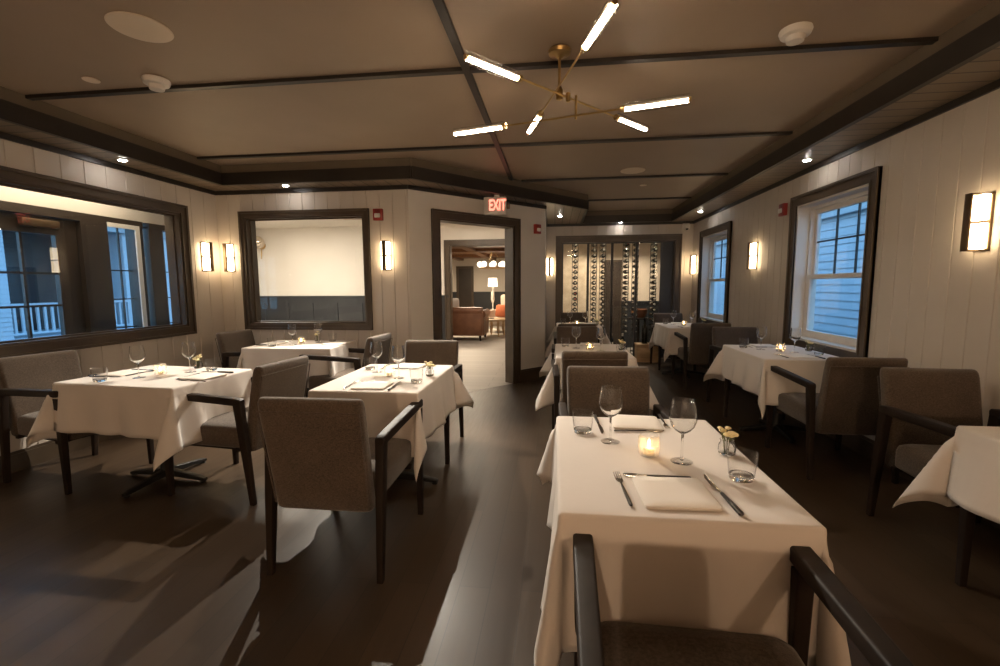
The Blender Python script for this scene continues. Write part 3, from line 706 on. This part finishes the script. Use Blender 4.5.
P_fork, P_knife, P_spoon, P_nap = Proto(make_fork()), Proto(make_knife()), Proto(make_spoon()), Proto(make_napkin())
ZTOP = ZT + .0075
WHERE = {'t1': 'on the nearest cloth', 't2': 'on the table before the doorway', 't3': 'under the long window', 't4': 'under the square window',
         't5': 'behind the back-to-back armchairs', 't6': 'under the nearer sash window', 't8': 'under the farther sash window', 't9': 'on the table before the bottle racks'}
def put(p, key, lx, ly, rz, lab, group, z=0.0, jit=.01):
    x, y, r = TP[key]; rn = random.Random(key + lab); lx += rn.uniform(-jit, jit); ly += rn.uniform(-jit, jit)
    if key == 't1': lx, ly = lx, ly
    c, s = math.cos(r), math.sin(r)
    return p.put((x + c * lx - s * ly, y + s * lx + c * ly, ZTOP + z), r + rz, lab, group)
for key in ('t1', 't2', 't3', 't4', 't5', 't6', 't8', 't9'):
    wh = WHERE[key]; sx = -1 if key in ('t3', 't4') else 1
    near, far = ('near', 'far')
    if key in ('t3', 't4'): near, far = ('window-corner', 'doorway') if key == 't3' else ('wall-corner', 'doorway')
    if key in ('t3', 't4'): nset, fset = (f"at the {near} end", f"at the {far} end")
    else: nset, fset = 'at the near setting', 'at the far setting'
    j = 0 if key == 't1' else .012
    put(P_glass, key, -.13, .12, 0, f'stemmed wine glass {fset} {wh}', 'wine glasses', jit=j)
    put(P_glass, key, .09, -.06, 0, f'stemmed wine glass {nset} {wh}', 'wine glasses', jit=j)
    put(P_tum, key, -.23, .22, 0, f'low water tumbler {fset} {wh}', 'water tumblers', jit=j)
    put(P_tum, key, .235, -.19, 0, f'low water tumbler {nset} {wh}', 'water tumblers', jit=j)
    put(P_cand, key, -.01, -.01, 0, f'ribbed glass votive with lit candle {wh}', 'votive candles', jit=j)
    put(P_posy, key, .27 * sx, .03, 0, f'little vase of pale yellow flowers {wh}', 'small flower vases', jit=j)
    put(P_nap, key, .0, -.315, .03, f'folded white napkin {nset} {wh}', 'folded napkins', jit=j)
    put(P_nap, key, .01, .375, PI - .06, f'folded white napkin {fset} {wh}', 'folded napkins', jit=j)
    put(P_knife, key, .135, -.30, .06, f'black-handled knife {nset} {wh}', 'table knives', jit=j)
    put(P_fork, key, -.142, -.295, .05, f'black-handled fork {nset} {wh}', 'forks', jit=j)
    if key in ('t1', 't2', 't3', 't6'):
        put(P_knife, key, -.155, .33, PI + .04, f'black-handled knife {fset} {wh}', 'table knives', jit=j)
        put(P_fork, key, .135, .40, PI - .04, f'black-handled fork {fset} {wh}', 'forks', jit=j)
        put(P_spoon, key, -.02, -.200, PI / 2 - .02, f'spoon topping the napkin {nset} {wh}', 'dessert spoons', jit=j)
        put(P_spoon, key, .0, .258, -PI / 2 + .1, f'spoon topping the napkin {fset} {wh}', 'dessert spoons', jit=j)
# ------------------------------------------------------------------ bottles
def make_bottle(name='wine_bottle', hgt=.31, foil='foil', lab=True):
    t = thing(name, 'bottle', 'bottle'); k = hgt / .31
    prof = [(.001, .006), (.028, .0), (.036, .004), (.0375, .02), (.0375, .185), (.034, .205), (.022, .225), (.0155, .245), (.0145, .262)]
    B().lathe([(r * k, z * k) for r, z in prof], 18).obj('glass_body', M['bottle'], t, 50)
    B().lathe([(.0150 * k, .258 * k), (.0158 * k, .262 * k), (.0158 * k, .295 * k), (.0168 * k, .297 * k), (.0168 * k, .307 * k), (.015 * k, .31 * k), (.001, .31 * k)], 14).obj('capsule', M[foil], t, 50)
    if lab:
        b = B(); n = 14; ring = []
        for z in (.06 * k, .15 * k): ring.append([Vector((.0382 * k * math.cos(a), .0382 * k * math.sin(a), z)) for a in [-PI / 2 - 1.2 + 2.4 * i / n for i in range(n + 1)]])
        b.loft(ring, cap=False, closed=False); o = b.obj('paper_label', M['label_paper'], t, 50)
        md = o.modifiers.new('thickness', 'SOLIDIFY'); md.thickness = .0006
    return t
P_bot = Proto(make_bottle('racked_wine_bottle', .31, 'foil', False)); 
P_botr = Proto(make_bottle('racked_wine_bottle', .31, 'foil_red', False))
cols = [(.40, 'first'), (.76, 'second'), (.93, 'third'), (1.37, 'fourth'), (1.55, 'fifth'), (1.89, 'sixth')]
ORD = ['top', 'second', 'third', 'fourth', 'fifth', 'sixth', 'seventh', 'eighth', 'ninth', 'tenth', 'eleventh', 'twelfth', 'thirteenth', 'fourteenth', 'fifteenth', 'sixteenth', 'seventeenth']
for ci, (cx, cn) in enumerate(cols):
    r = thing('bottle_rack', f'slender black upright bottle rack, {cn} from the entry side behind the wine room glass', 'wine rack', (cx, 9.02, 0), 0, 'upright bottle racks')
    for s in (-.055, .055): B().box(s - .006, s + .006, .09, .10, 0, 2.44, .001).obj('upright', M['iron'], r, 0)
    B().box(-.075, .075, .03, .16, 0, .012, .002).obj('base_plate', M['iron'], r, 0)
    for k in range(17):
        z = 2.14 - k * .104; s = -.0 if k % 2 else .0
        for q in (-.02, .11):
            b = B(); b.tube([(-.061, q if q > 0 else .09, z - .040)] + [(-.045 * math.cos(PI * i / 8), q, z + .004 - .048 * math.sin(PI * i / 8)) for i in range(9)] + [(.061, q if q > 0 else .09, z - .040)], .003, 5)
            pg = b.obj('bottle_peg', M['iron'], r)
        p = P_botr if (k == 0 and ci in (3, 4)) or (ci == 0 and k in (9, 10)) else P_bot
        o = p.put((cx, 9.02 + .18, z), 0, f'racked wine bottle, {ORD[k]}{" from the top" if k else ""} on the {cn} rack from the entry side', 'bottles lying in the wine racks')
        o.rotation_euler = (PI / 2, 0, 0); o.rotation_mode = 'XYZ'
# loose bottles and the crate outside the wine room
t = thing('wine_crate', 'pale wooden crate on the floor beside the glass wine room, black bottle on it', 'crate', (1.66, 8.30, 0))
b = B(); b.box(-.20, .20, -.13, .13, .0, .02); 
for x in (-.20, .185): b.box(x, x + .015, -.13, .13, .02, .30)
for y in (-.13, .115): b.box(-.185, .185, y, y + .015, .02, .30)
b.obj('crate_body', M['pale_wood'], t, 0)
B().box(-.21, .21, -.14, .14, .30, .32, .003).obj('lid', M['pale_wood'], t)
B().box(-.15, .15, -.137, -.131, .07, .24, .002).obj('front_panel', M['pale_wood'], t)
make_bottle('magnum_bottle', .46, 'bottle', False); mg = [o for o in COL.objects if o.name == 'magnum_bottle'][0]
mg.location = (1.60, 8.27, .32); mg['label'] = 'tall black magnum bottle standing on the pale wooden crate'
ms = thing('display_plinth', 'low dark plinth holding two bottles inside the wine room glass', 'plinth', (1.18, 8.86, 0)); 
B().box(-.22, .22, -.09, .09, 0, .10, .004).obj('plinth_body', M['navy'], ms); B().box(-.23, .23, -.10, .10, .10, .115, .003).obj('plinth_top', M['stone'], ms)
P_up = Proto(make_bottle('wine_bottle', .33, 'foil', True))
P_up.put((1.30, 8.85, .115), 0, 'upright wine bottle on the wine room plinth, nearer the bar handle', 'upright bottles on the plinth')
P_up.put((1.09, 8.87, .115), .3, 'upright wine bottle on the wine room plinth, farther from the bar handle', 'upright bottles on the plinth')
t = thing('side_table', 'small dark round side table behind the wine room glass', 'side table', (1.72, 9.55, 0))
B().lathe([(.2, .66), (.21, .665), (.21, .69), (.2, .695), (.001, .695)], 24).obj('tabletop', M['wood'], t); B().lathe([(.03, .03), (.025, .06), (.025, .66)], 12).obj('column', M['wood'], t); B().lathe([(.15, 0), (.15, .015), (.03, .035)], 24).obj('base', M['wood'], t)
b = B(); b.lathe([(.10, 0), (.13, .02), (.16, .10), (.165, .17), (.17, .175), (.16, .178), (.15, .10), (.12, .03), (.001, .02)], 24)
o = b.obj('copper_bowl', M['copper'], None, 50, (1.72, 9.55, .695)); tag(o, 'copper coloured bowl on the dark round side table behind glass', 'bowl')
# ------------------------------------------------------------------ wall lights
def make_sconce():
    """local: wall plane y=0, light faces +y"""
    t = thing('wall_sconce', 'sconce', 'wall light')
    B().box(-.05, .05, .0, .014, -.165, .165, .003).obj('back_plate', M['bronze'], t)
    for z0, z1 in ((-.155, -.008), (.008, .155)):
        for s in (-1, 1):
            B().box(s * .029 - .023, s * .029 + .023, .018, .056, z0, z1, .008).obj('diffuser', M['sconce_glow'], t)
    B().box(-.022, .022, .088, .100, -.165, .165, .002).obj('front_bar', M['bronze'], t)
    b = B()
    for z in (-.160, 0, .160): b.box(-.012, .012, .012, .09, z - .006, z + .006)
    b.obj('bracket', M['bronze'], t)
    return t
sc = Proto(make_sconce())
ZL = 1.71
for x, y, rz, lab in ((XR, 2.99, PI / 2, 'largest bronze barred wall light with split diffusers, on the boards beside the nearer sash window'),
    (XR, 6.0, PI / 2, 'bronze barred wall light on the boards between the two sash windows'),
    (XR, 8.43, PI / 2, 'bronze barred wall light between the farther sash window and the wine room'),
    (-.09, YW, PI, 'wall light half hidden by the angled wall, beside the wine room frame'),
    (-1.91, YB, PI, 'bronze barred wall light between square window and doorway, under a red alarm'),
    (-3.85, YB, PI, 'bronze barred wall light in the corner, on the square window side'),
    (XL, 4.83, -PI / 2, 'bronze barred wall light in the corner, on the long window side'),
    (1.4, YF, 0, None), (-.3, YF, 0, None)):
    if lab: sc.put((x, y, ZL), rz, lab, 'bronze wall lights')
# ------------------------------------------------------------------ chandelier
CX, CY = .02, 2.72
t = thing('chandelier', 'brass chandelier of crossing rods with six glowing glass tubes', 'chandelier', (CX, CY, ZC))
B().lathe([(.062, -.004), (.065, -.010), (.061, -.026), (.03, -.033), (.012, -.05)][::-1] + [(.001, -.004)], 28).obj('canopy', M['brass'], t)
B().tube([(0, 0, -.03), (0, 0, -.27)], .008, 10).obj('stem', M['brass'], t)
b = B(); b.lathe([(.001, -.275), (.018, -.27), (.02, -.22), (.012, -.205), (.008, -.20)], 16); b.lathe([(.001, -.29), (.012, -.285), (.013, -.24), (.008, -.235)], 14, (.05, -.005, 0)); b.obj('hub', M['brass'], t)
B().tube([(.095, .02, -.245), (.095, .02, -.375)], .007, 10).obj('drop_stem', M['brass'], t)
tipdata = [((-.44, -.52, -.255), (.60, .62, -.255)), ((.205, -.81, -.232), (-.21, .64, -.232)), ((-.66, .20, -.362), (.675, -.16, -.362))]
for p, q in tipdata:
    p, q = Vector(p), Vector(q); d = (q - p).normalized(); tl = .345
    B().tube([p + d * (tl - .02), q - d * (tl - .02)], .0055, 8).obj('rod', M['brass'], t)
    for e, s in ((p, 1), (q, -1)):
        a, c = e, e + d * s * tl
        d2_ = d * s; sd = d2_.cross(Vector((0, 0, 1))).normalized(); up = sd.cross(d2_).normalized()
        if up.z < 0: up = -up
        def half(rad, a0, a1, n_): return [sd * (rad * math.cos(q)) + up * (rad * math.sin(q)) for q in [a0 + (a1 - a0) * i / n_ for i in range(n_ + 1)]]
        e0, e1 = a + d2_ * .012, c - d2_ * .012
        tb = B(); hp_ = half(.0155, PI + .12, 2 * PI - .12, 12); tb.loft([[e0 + p_ for p_ in hp_], [e1 + p_ for p_ in hp_]]).obj('glowing_tube', M['tube'], t, 60)
        ch = B(); hp_ = half(.0158, -.10, PI + .10, 10); ch.loft([[e0 + p_ for p_ in hp_], [e1 + p_ for p_ in hp_]]).obj('lamp_channel', M['white_plastic'], t, 60)
        g = B(); ax_ = Matrix.Translation(a) @ (d * s).to_track_quat('Z', 'Y').to_matrix().to_4x4()
        n = 20; pr = [(.027, .005), (.028, .007), (.028, tl - .007), (.027, tl - .005), (.0265, tl - .005), (.0265, .005)]
        rings = [[ax_ @ Vector((r * math.cos(2 * PI * i / n), r * math.sin(2 * PI * i / n), z)) for i in range(n)] for r, z in pr]
        g.loft(rings, cap=False); g.obj('glass_sleeve', M['sleeve'], t, 60)
        cb = B(); cb.tube([c - d * s * .014, c + d * s * .012], .018, 14); cb.obj('end_cap', M['brass'], t)
        cb = B(); cb.tube([a + d * s * .012, a - d * s * .002], .012, 14); cb.obj('tip_cap', M['brass'], t)
# ------------------------------------------------------------------ ceiling devices
o = B().lathe([(.001, 0), (.136, 0), (.14, .004), (.136, .008), (.001, .009)], 40).obj('ceiling_speaker', M['cream_plastic'], None, 40, (-2.10, 2.22, ZC - .009)); tag(o, 'large round flush ceiling speaker on the tray ceiling, biggest disc overhead', 'ceiling speaker', 'flush ceiling speakers')
o2 = o.copy(); COL.objects.link(o2); o2.location = (.89, 5.55, ZC - .009); o2['label'] = 'round flush ceiling speaker on the far tray ceiling, past the chandelier'
for (x, y), lab in (((-2.53, 2.76), 'pale smoke detector by a dark batten near the large ceiling speaker'), ((1.24, 2.68), 'pale smoke detector by a dark batten on the sash window side')):
    t = thing('smoke_detector', lab, 'smoke detector', (x, y, ZC), 0, 'smoke detectors')
    B().lathe([(.001, 0), (.075, 0), (.078, -.010), (.070, -.030), (.05, -.036), (.001, -.036)], 28).obj('housing', M['white_plastic'], t, 40)
    B().lathe([(.045, -.036), (.046, -.04), (.04, -.062), (.001, -.065)], 24).obj('sensor_chamber', M['white_plastic'], t, 40)
o = B().lathe([(.001, 0), (.045, 0), (.046, .004), (.04, .007), (.001, .008)], 24).obj('sprinkler_cover', M['cream_plastic'], None, 40, (-2.93, 2.70, ZC - .008)); tag(o, 'small round sprinkler cover next to a smoke detector', 'sprinkler cover', 'sprinkler covers')
o2 = o.copy(); COL.objects.link(o2); o2.location = (1.16, 6.36, ZC - .008); o2['label'] = 'tiny round sprinkler cover on the far tray ceiling beyond the second speaker'
def lamp_spot(loc, power, size=1.9, blend=.6, col=(1, .84, .64), target=None, radius=.03):
    l = bpy.data.lights.new('downlight_lamp', 'SPOT'); l.energy = power; l.spot_size = size; l.spot_blend = blend; l.color = col; l.shadow_soft_size = radius
    o = bpy.data.objects.new('downlight_lamp', l); COL.objects.link(o); o.location = loc
    if target: o.rotation_euler = (Vector(target) - Vector(loc)).to_track_quat('-Z', 'Y').to_euler()
    return o
def make_down():
    t = thing('recessed_downlight', 'downlight', 'downlight')
    B().lathe([(.028, -.001), (.045, -.001), (.046, -.005), (.040, -.008), (.029, -.006)], 24).obj('trim_ring', M['white_plastic'], t, 40)
    B().lathe([(.001, -.002), (.030, -.002), (.030, -.008), (.024, -.013), (.001, -.015)], 20).obj('lens', M['led'], t, 40)
    return t
dl = Proto(make_down())
for (x, y), lab in (((-3.80, 3.72), 'recessed downlight in the soffit above the long window'), ((-2.98, 4.87), 'recessed downlight in the soffit above the square window'),
    ((.08, 7.60), 'recessed downlight in the soffit just past the exit sign'), ((1.17, 8.50), 'recessed downlight centred over the wine room doors'),
    ((2.24, 7.5), 'recessed downlight in the soffit by the farther sash window'), ((2.28, 4.58), 'recessed downlight in the soffit by the nearer sash window')):
    dl.put((x, y, ZS), 0, lab, 'recessed soffit downlights')
    lamp_spot((x, y, ZS - .03), 45 if -3.5 < x < -2.5 else 3 if y > 8.3 else 6, 1.0, .9, target=(x + (.7 if x < -3.5 else -.7 if x > 2 else 0), y - (.9 if 4.8 < y < 5 or y > 8.3 else 0), 0))
for x, y, e in ((-2.22, 4.82, 270), (-1.48, 4.82, 150)): lamp_spot((x, y, ZS - .03), e, 1.5, .35, (1, .90, .76), target=(x + .35, y - 2.6, 0), radius=.008)
# security camera
t = thing('security_camera', 'small white camera in the corner above the wine room frame', 'security camera', (2.33, YW, 2.40))
B().box(-.06, .06, -.03, 0, -.05, .05, .006).obj('mount_plate', M['white_plastic'], t); b = B(); b.lathe([(.001, -.085), (.03, -.08), (.05, -.055), (.055, -.02), (.055, 0)], 20, (0, -.07, .02)); b.box(-.03, .03, -.07, -.02, .0, .03); b.obj('dome_housing', M['white_plastic'], t)
B().ball((0, -.085, -.045), .028, 14, 10).obj('lens', M['iron'], t)
# fire alarms
def make_alarm():
    t = thing('fire_alarm', 'alarm', 'fire alarm')
    B().box(-.055, .055, 0, .045, -.065, .065, .006).obj('housing', M['red'], t)
    B().box(-.034, .034, .045, .062, -.035, .012, .008).obj('strobe_lens', M['white_plastic'], t)
    b = B()
    for k in range(4): b.box(-.03, .03, .044, .047, .028 + .008 * k, .031 + .008 * k)
    b.obj('sounder_grille', M['iron'], t, 0)
    return t
al = Proto(make_alarm()); da = math.atan2(dn.y, dn.x) - PI / 2; pA = CH0 + cd * (.92 * chl)
al.put((-1.99, YB, 2.17), PI, 'red fire alarm with strobe above the wall light left of the doorway', 'red fire alarms')
al.put((pA.x, pA.y, 2.15), da, 'red fire alarm on the angled wall beyond the doorway frame', 'red fire alarms')
al.put((XR, 5.34, 2.16), PI / 2, 'red fire alarm with round strobe next to the nearer sash window', 'red fire alarms')
# exit sign, hung from the soffit in front of the doorway head
t = thing('exit_sign', 'glowing red EXIT sign hanging from the soffit over the doorway', 'exit sign', (-.715, 5.70, 2.345), -.02)
B().box(-.16, .12, -.03, .03, -.105, .105, .006).obj('housing', M['white_plastic'], t)
B().box(-.03, .03, -.02, .02, .105, .13, .003).obj('mount', M['white_plastic'], t)
B().box(.122, .16, -.02, .02, -.04, .03, .006).obj('emergency_lamp', M['bronze'], t)
fc = bpy.data.curves.new('exit_text', 'FONT'); fc.body = 'EXIT'; fc.size = .185; fc.extrude = .002; fc.align_x = 'CENTER'; fc.align_y = 'CENTER'; fc.offset = .004
fo = bpy.data.objects.new('tmp_text', fc); COL.objects.link(fo); bpy.context.view_layer.update()
me = bpy.data.meshes.new_from_object(fo.evaluated_get(bpy.context.evaluated_depsgraph_get())); bpy.data.objects.remove(fo)
me.materials.clear(); me.materials.append(M['exit_face']); lo = bpy.data.objects.new('lettering', me); COL.objects.link(lo); lo.parent = t; lo.location = (.01, -.033, 0); lo.rotation_euler = (PI / 2, 0, 0); lo.scale = (.56, 1.0, 1)
# ------------------------------------------------------------------ hall and lounge things
t = thing('globe_sconce', 'round mirrored globe wall light seen through the square interior window', 'wall light', (-6.95, YH, 2.35))
B().lathe([(.001, 0), (.09, 0), (.09, .02), (.001, .025)], 24, ax=Matrix.Rotation(PI / 2, 4, 'X')).obj('back_plate', M['brass'], t); B().ball((0, -.16, .06), .15, 24, 16).obj('globe', M['chrome_mirror'], t); B().ball((-.05, -.30, .05), .05, 16, 10).obj('bulb', M['globe'], t)
B().tube([(0, -.03, -.05), (0, -.06, -.32)], .012, 8).obj('arm', M['brass'], t)
t = thing('leather_sofa', 'brown leather sofa with rolled arm, seen through the doorway', 'sofa', (-2.42, 11.45, 0))
b = B(); b.box(-.62, .62, -.40, .45, .14, .42, .03); b.obj('seat_base', M['leather'], t)
b = B(); b.box(-.66, .66, -.46, -.30, .13, .72, .03); b.tube([(-.66, -.38, .74), (.66, -.38, .74)], .10, 14); b.obj('backrest', M['leather'], t)
for s in (-1, 1):
    b = B(); b.box(s * .62 - .07, s * .62 + .07, -.40, .45, .13, .62, .02); b.tube([(s * .64, -.42, .66), (s * .64, .46, .66)], .10, 14); b.obj('armrest', M['leather'], t)
    for y in (-.40, .38): B().lathe([(.018, 0), (.03, .13)], 10, (s * .6, y, 0)).obj('leg', M['wood'], t)
o = B().obox((0, 0, 0), .42, .16, .36, .2, .06, .3).obj('cushion', M['linen'], None, 60, (-2.62, 11.35, .88)); tag(o, 'white cushion leaning over the brown leather sofa back', 'cushion')
t = thing('coffee_table', 'round pale wooden table beside the brown sofa in the lounge', 'table', (-1.62, 12.3, 0))
B().lathe([(.40, .42), (.42, .43), (.42, .46), (.40, .47), (.001, .47)], 28).obj('tabletop', M['pale_wood'], t)
for k in range(4): a = k * PI / 2 + .5; B().tube([(.28 * math.cos(a), .28 * math.sin(a), .0), (.24 * math.cos(a), .24 * math.sin(a), .2), (.26 * math.cos(a), .26 * math.sin(a), .42)], [.02, .035, .03], 10).obj('leg', M['pale_wood'], t)
o = B().obox((0, 0, .02), .24, .17, .04, .3, .006).obj('book', M['pale_fabric'], None, 40, (-1.75, 12.2, .47)); tag(o, 'pale closed book on the round lounge table', 'book')
t = thing('wing_chair', 'pale upholstered armchair with rust cushion in the lounge', 'armchair', (-1.45, 13.2, 0), -.5)
B().box(-.36, .36, -.35, .38, .2, .45, .04).obj('seat', M['pale_fabric'], t); b = B(); b.box(-.36, .36, .28, .44, .4, 1.1, .06); b.obj('backrest', M['pale_fabric'], t)
for s in (-1, 1):
    B().box(s * .38 - .06, s * .38 + .06, -.33, .40, .2, .66, .04).obj('armrest', M['pale_fabric'], t)
    for y in (-.28, .34): B().lathe([(.018, 0), (.026, .2)], 10, (s * .3, y, 0)).obj('leg', M['wood'], t)
o = B().obox((0, 0, 0), .40, .16, .36, -.5, .06, -.25).obj('cushion', M['rust'], None, 60, (-1.50, 13.0, .64)); tag(o, 'rust orange cushion on the pale lounge armchair', 'cushion')
t = thing('table_lamp', 'lit lamp with white drum shade and tall pale base in the lounge', 'lamp', (-1.88, 13.85, .0))
B().lathe([(.14, 0), (.14, .02), (.025, .05), (.02, 1.2)], 16).obj('base', M['white_plastic'], t); B().lathe([(.035, .85), (.06, .95), (.05, 1.15), (.025, 1.34)], 16).obj('body', M['white_plastic'], t)
B().lathe([(.15, 1.34), (.13, 1.60), (.125, 1.60), (.145, 1.34)], 24).obj('lamp_shade', M['shade'], t)
t = thing('ring_chandelier', 'lounge chandelier, a ring of glowing white globes on chains', 'chandelier', (-1.72, 12.7, 2.36))
b = B(); n = 28; b.tube([(.36 * math.cos(2 * PI * i / n), .36 * math.sin(2 * PI * i / n), -.50) for i in range(n + 1)], .025, 8); b.obj('ring', M['pale_wood'], t)
for k in range(3): a = k * 2.1; B().tube([(.36 * math.cos(a), .36 * math.sin(a), -.48), (0, 0, 0)], .006, 6).obj('chain', M['brass'], t)
for k in range(8): a = k * PI / 4 + .2; B().ball((.36 * math.cos(a), .36 * math.sin(a), -.40), .078, 14, 10).obj('globe', M['globe'], t)
t = thing('hall_ceiling_light', 'flush round light on the hall ceiling', 'ceiling light')
t.location = (-4.6, 8.2, 2.75); B().lathe([(.001, 0), (.24, 0), (.24, -.03), (.22, -.05), (.001, -.055)], 28).obj('diffuser', M['hall_lamp'], t); B().lathe([(.24, 0), (.26, 0), (.26, -.03), (.24, -.035)], 28).obj('rim', M['brass'], t)
t['group'] = 'hall ceiling lights'
dup(t, (-1.6, 8.3, 2.75))
# ------------------------------------------------------------------ outside
struct(B().box(-40, 30, -25, 45, -.5, -.45).obj('ground', M['ground'], smooth=0))
def clap(b, x, y0, y1, z0, z1, face, lap=.125):
    z = z0
    while z < z1:
        zt = min(z + lap, z1)
        b.prism([(x, z), (x + face * .024, z), (x + face * .004, zt), (x, zt)], y0, y1, 'XZ'); z += lap
t = thing('neighbour_house', 'pale clapboard house close outside the sash windows', 'house', (0, 0, 0))
b = B(); clap(b, 5.3, 1.0, 16.0, -.45, 2.78, -1, .15); b.box(5.3, 5.6, 1.0, 16.0, -.45, 2.78); b.obj('siding', M['siding'], t, 0)
b = B(); b.box(5.16, 5.3, .9, 16.1, 2.62, 2.80); b.box(5.08, 5.3, .9, 16.1, 2.80, 3.00); b.box(4.85, 5.3, .8, 16.2, 3.00, 3.06); b.obj('frieze_board', M['siding'], t, 0)
b = B(); b.prism([(4.78, 3.06), (4.84, 3.24), (9.5, 5.6), (9.5, 3.06)], .8, 16.2, 'XZ'); b.obj('roof', M['roof'], t, 0)
t = thing('porch_house', 'dusk-lit house with a recessed porch seen through the vestibule glass', 'house', (0, 0, 0))
b = B()
for y0, y1 in ((6.0, 10.6), (14.0, 20.0)): clap(b, -14.6, y0, y1, -.4, 3.2, 1); b.box(-18, -14.6, y0, y1, -.4, 3.2)
b.box(-18, -14.4, 6, 20, 3.2, 3.5); b.obj('siding', M['siding'], t, 0)
b = B(); clap(b, -17.0, 10.6, 14.0, 0, 3.2, 1); b.box(-17.2, -17.0, 10.6, 14.0, 0, 3.2); b.obj('porch_wall', M['porch_dark'], t, 0)
b = B(); b.box(-17, -14.4, 10.6, 14.0, -.3, .0); b.obj('porch_deck', M['siding'], t, 0)
b = B(); b.box(-16.97, -16.9, 12.2, 13.1, 0, 2.05); b.box(-16.97, -16.9, 11.1, 11.7, .9, 2.0); b.obj('door_and_window', M['navy'], t, 0)
b = B(); b.prism([(-14.0, 3.5), (-18.5, 5.6), (-18.5, 3.5)], 5.6, 20.4, 'XZ'); b.obj('roof', M['roof'], t, 0)
t = thing('porch_railing', 'white balustrade across the porch outside the vestibule glass', 'railing', (-14.62, 0, 0))
B().box(-.05, .05, 10.6, 14.0, .88, .95).obj('top_rail', M['siding'], t, 0); B().box(-.04, .04, 10.6, 14.0, .08, .14).obj('bottom_rail', M['siding'], t, 0)
y = 10.68
while y < 14.0: B().box(-.025, .025, y - .03, y + .03, .14, .88).obj('baluster', M['siding'], t, 0); y += .19
B().box(-.08, .08, 12.2, 12.36, 0, 3.2).obj('post', M['siding'], t, 0)
# ------------------------------------------------------------------ light
def area(name, loc, size, power, col, rot=(0, 0, 0), sy=None):
    l = bpy.data.lights.new(name, 'AREA'); l.energy = power; l.color = col; l.size = size
    if sy: l.shape = 'RECTANGLE'; l.size_y = sy
    o = bpy.data.objects.new(name, l); COL.objects.link(o); o.location = loc; o.rotation_euler = rot; return o
def point(name, loc, power, col, r=.05):
    l = bpy.data.lights.new(name, 'POINT'); l.energy = power; l.color = col; l.shadow_soft_size = r
    o = bpy.data.objects.new(name, l); COL.objects.link(o); o.location = loc; return o
WARM = (1.0, .76, .50)
W2_ = (1, .68, .42)
point('sconce_lamp_behind', (1.4, YF + .12, 1.71), 34, W2_, .04); point('sconce_lamp_behind', (-.3, YF + .12, 1.71), 58, W2_, .04)
area('vestibule_fill', (-4.42, 3.2, 2.49), .25, 14, (1, .82, .6), sy=2.5)  # fill light added to brighten the vestibule, without a fixture
area('hall_fill', (-5.5, 8.0, 2.72), 1.2, 90, (1, .88, .73)); area('hall_fill', (-1.7, 8.6, 2.72), 1.0, 75, (1, .86, .70))  # broad fill lights added to brighten the hall, not strip fittings
area('lounge_fill', (-2.6, 13.3, 2.26), 1.2, 85, (1, .80, .56))  # general fill added under the lounge ceiling, no fitting of its own
for x in (.45, 1.1, 1.75): lamp_spot((x, 9.35, 2.43), 42, 2.2, .6); lamp_spot((x - .02, 8.80, 2.40), 20, 1.6, .7, target=(x, 9.1, 0))
wd = bpy.data.worlds.new('dusk'); SC.world = wd; wd.use_nodes = True; nt = wd.node_tree; nt.nodes.clear()
o_ = nt.nodes.new('ShaderNodeOutputWorld'); bg = nt.nodes.new('ShaderNodeBackground'); L(nt, bg.outputs[0], o_.inputs[0])
tc = nt.nodes.new('ShaderNodeTexCoord'); sp = nt.nodes.new('ShaderNodeSeparateXYZ'); L(nt, tc.outputs['Generated'], sp.inputs[0])
L(nt, ramp(nt, sp.outputs['Z'], [(0.0, (.30, .56, .80)), (.6, (.12, .32, .60))]), bg.inputs['Color']); bg.inputs['Strength'].default_value = 2.7
# ------------------------------------------------------------------ camera
f = 453.24; pi_, ya, ro = [math.radians(a) for a in (5.937, 6.853, -.332)]
Fw = Vector((-math.sin(ya) * math.cos(pi_), math.cos(ya) * math.cos(pi_), -math.sin(pi_))); Rv = Vector((math.cos(ya), math.sin(ya), 0)); Uv = Rv.cross(Fw)
R2 = Rv * math.cos(ro) + Uv * math.sin(ro); U2 = Uv * math.cos(ro) - Rv * math.sin(ro)
cam = bpy.data.cameras.new('camera'); cam.sensor_width = 36; cam.lens = f / 1000 * 36; cam.clip_start = .05; cam.clip_end = 200
co = bpy.data.objects.new('camera', cam); COL.objects.link(co)
mw = Matrix((R2, U2, -Fw)).transposed().to_4x4(); mw.translation = (0, 0, 1.36); co.matrix_world = mw
SC.camera = co
vs = SC.view_settings; vs.view_transform = 'Standard'; vs.look = 'None'; vs.exposure = .85; vs.gamma = 1; vs.use_curve_mapping = False
SC.cycles.use_denoising = True; SC.cycles.max_bounces = 10; SC.cycles.transparent_max_bounces = 24; SC.cycles.sample_clamp_indirect = 6
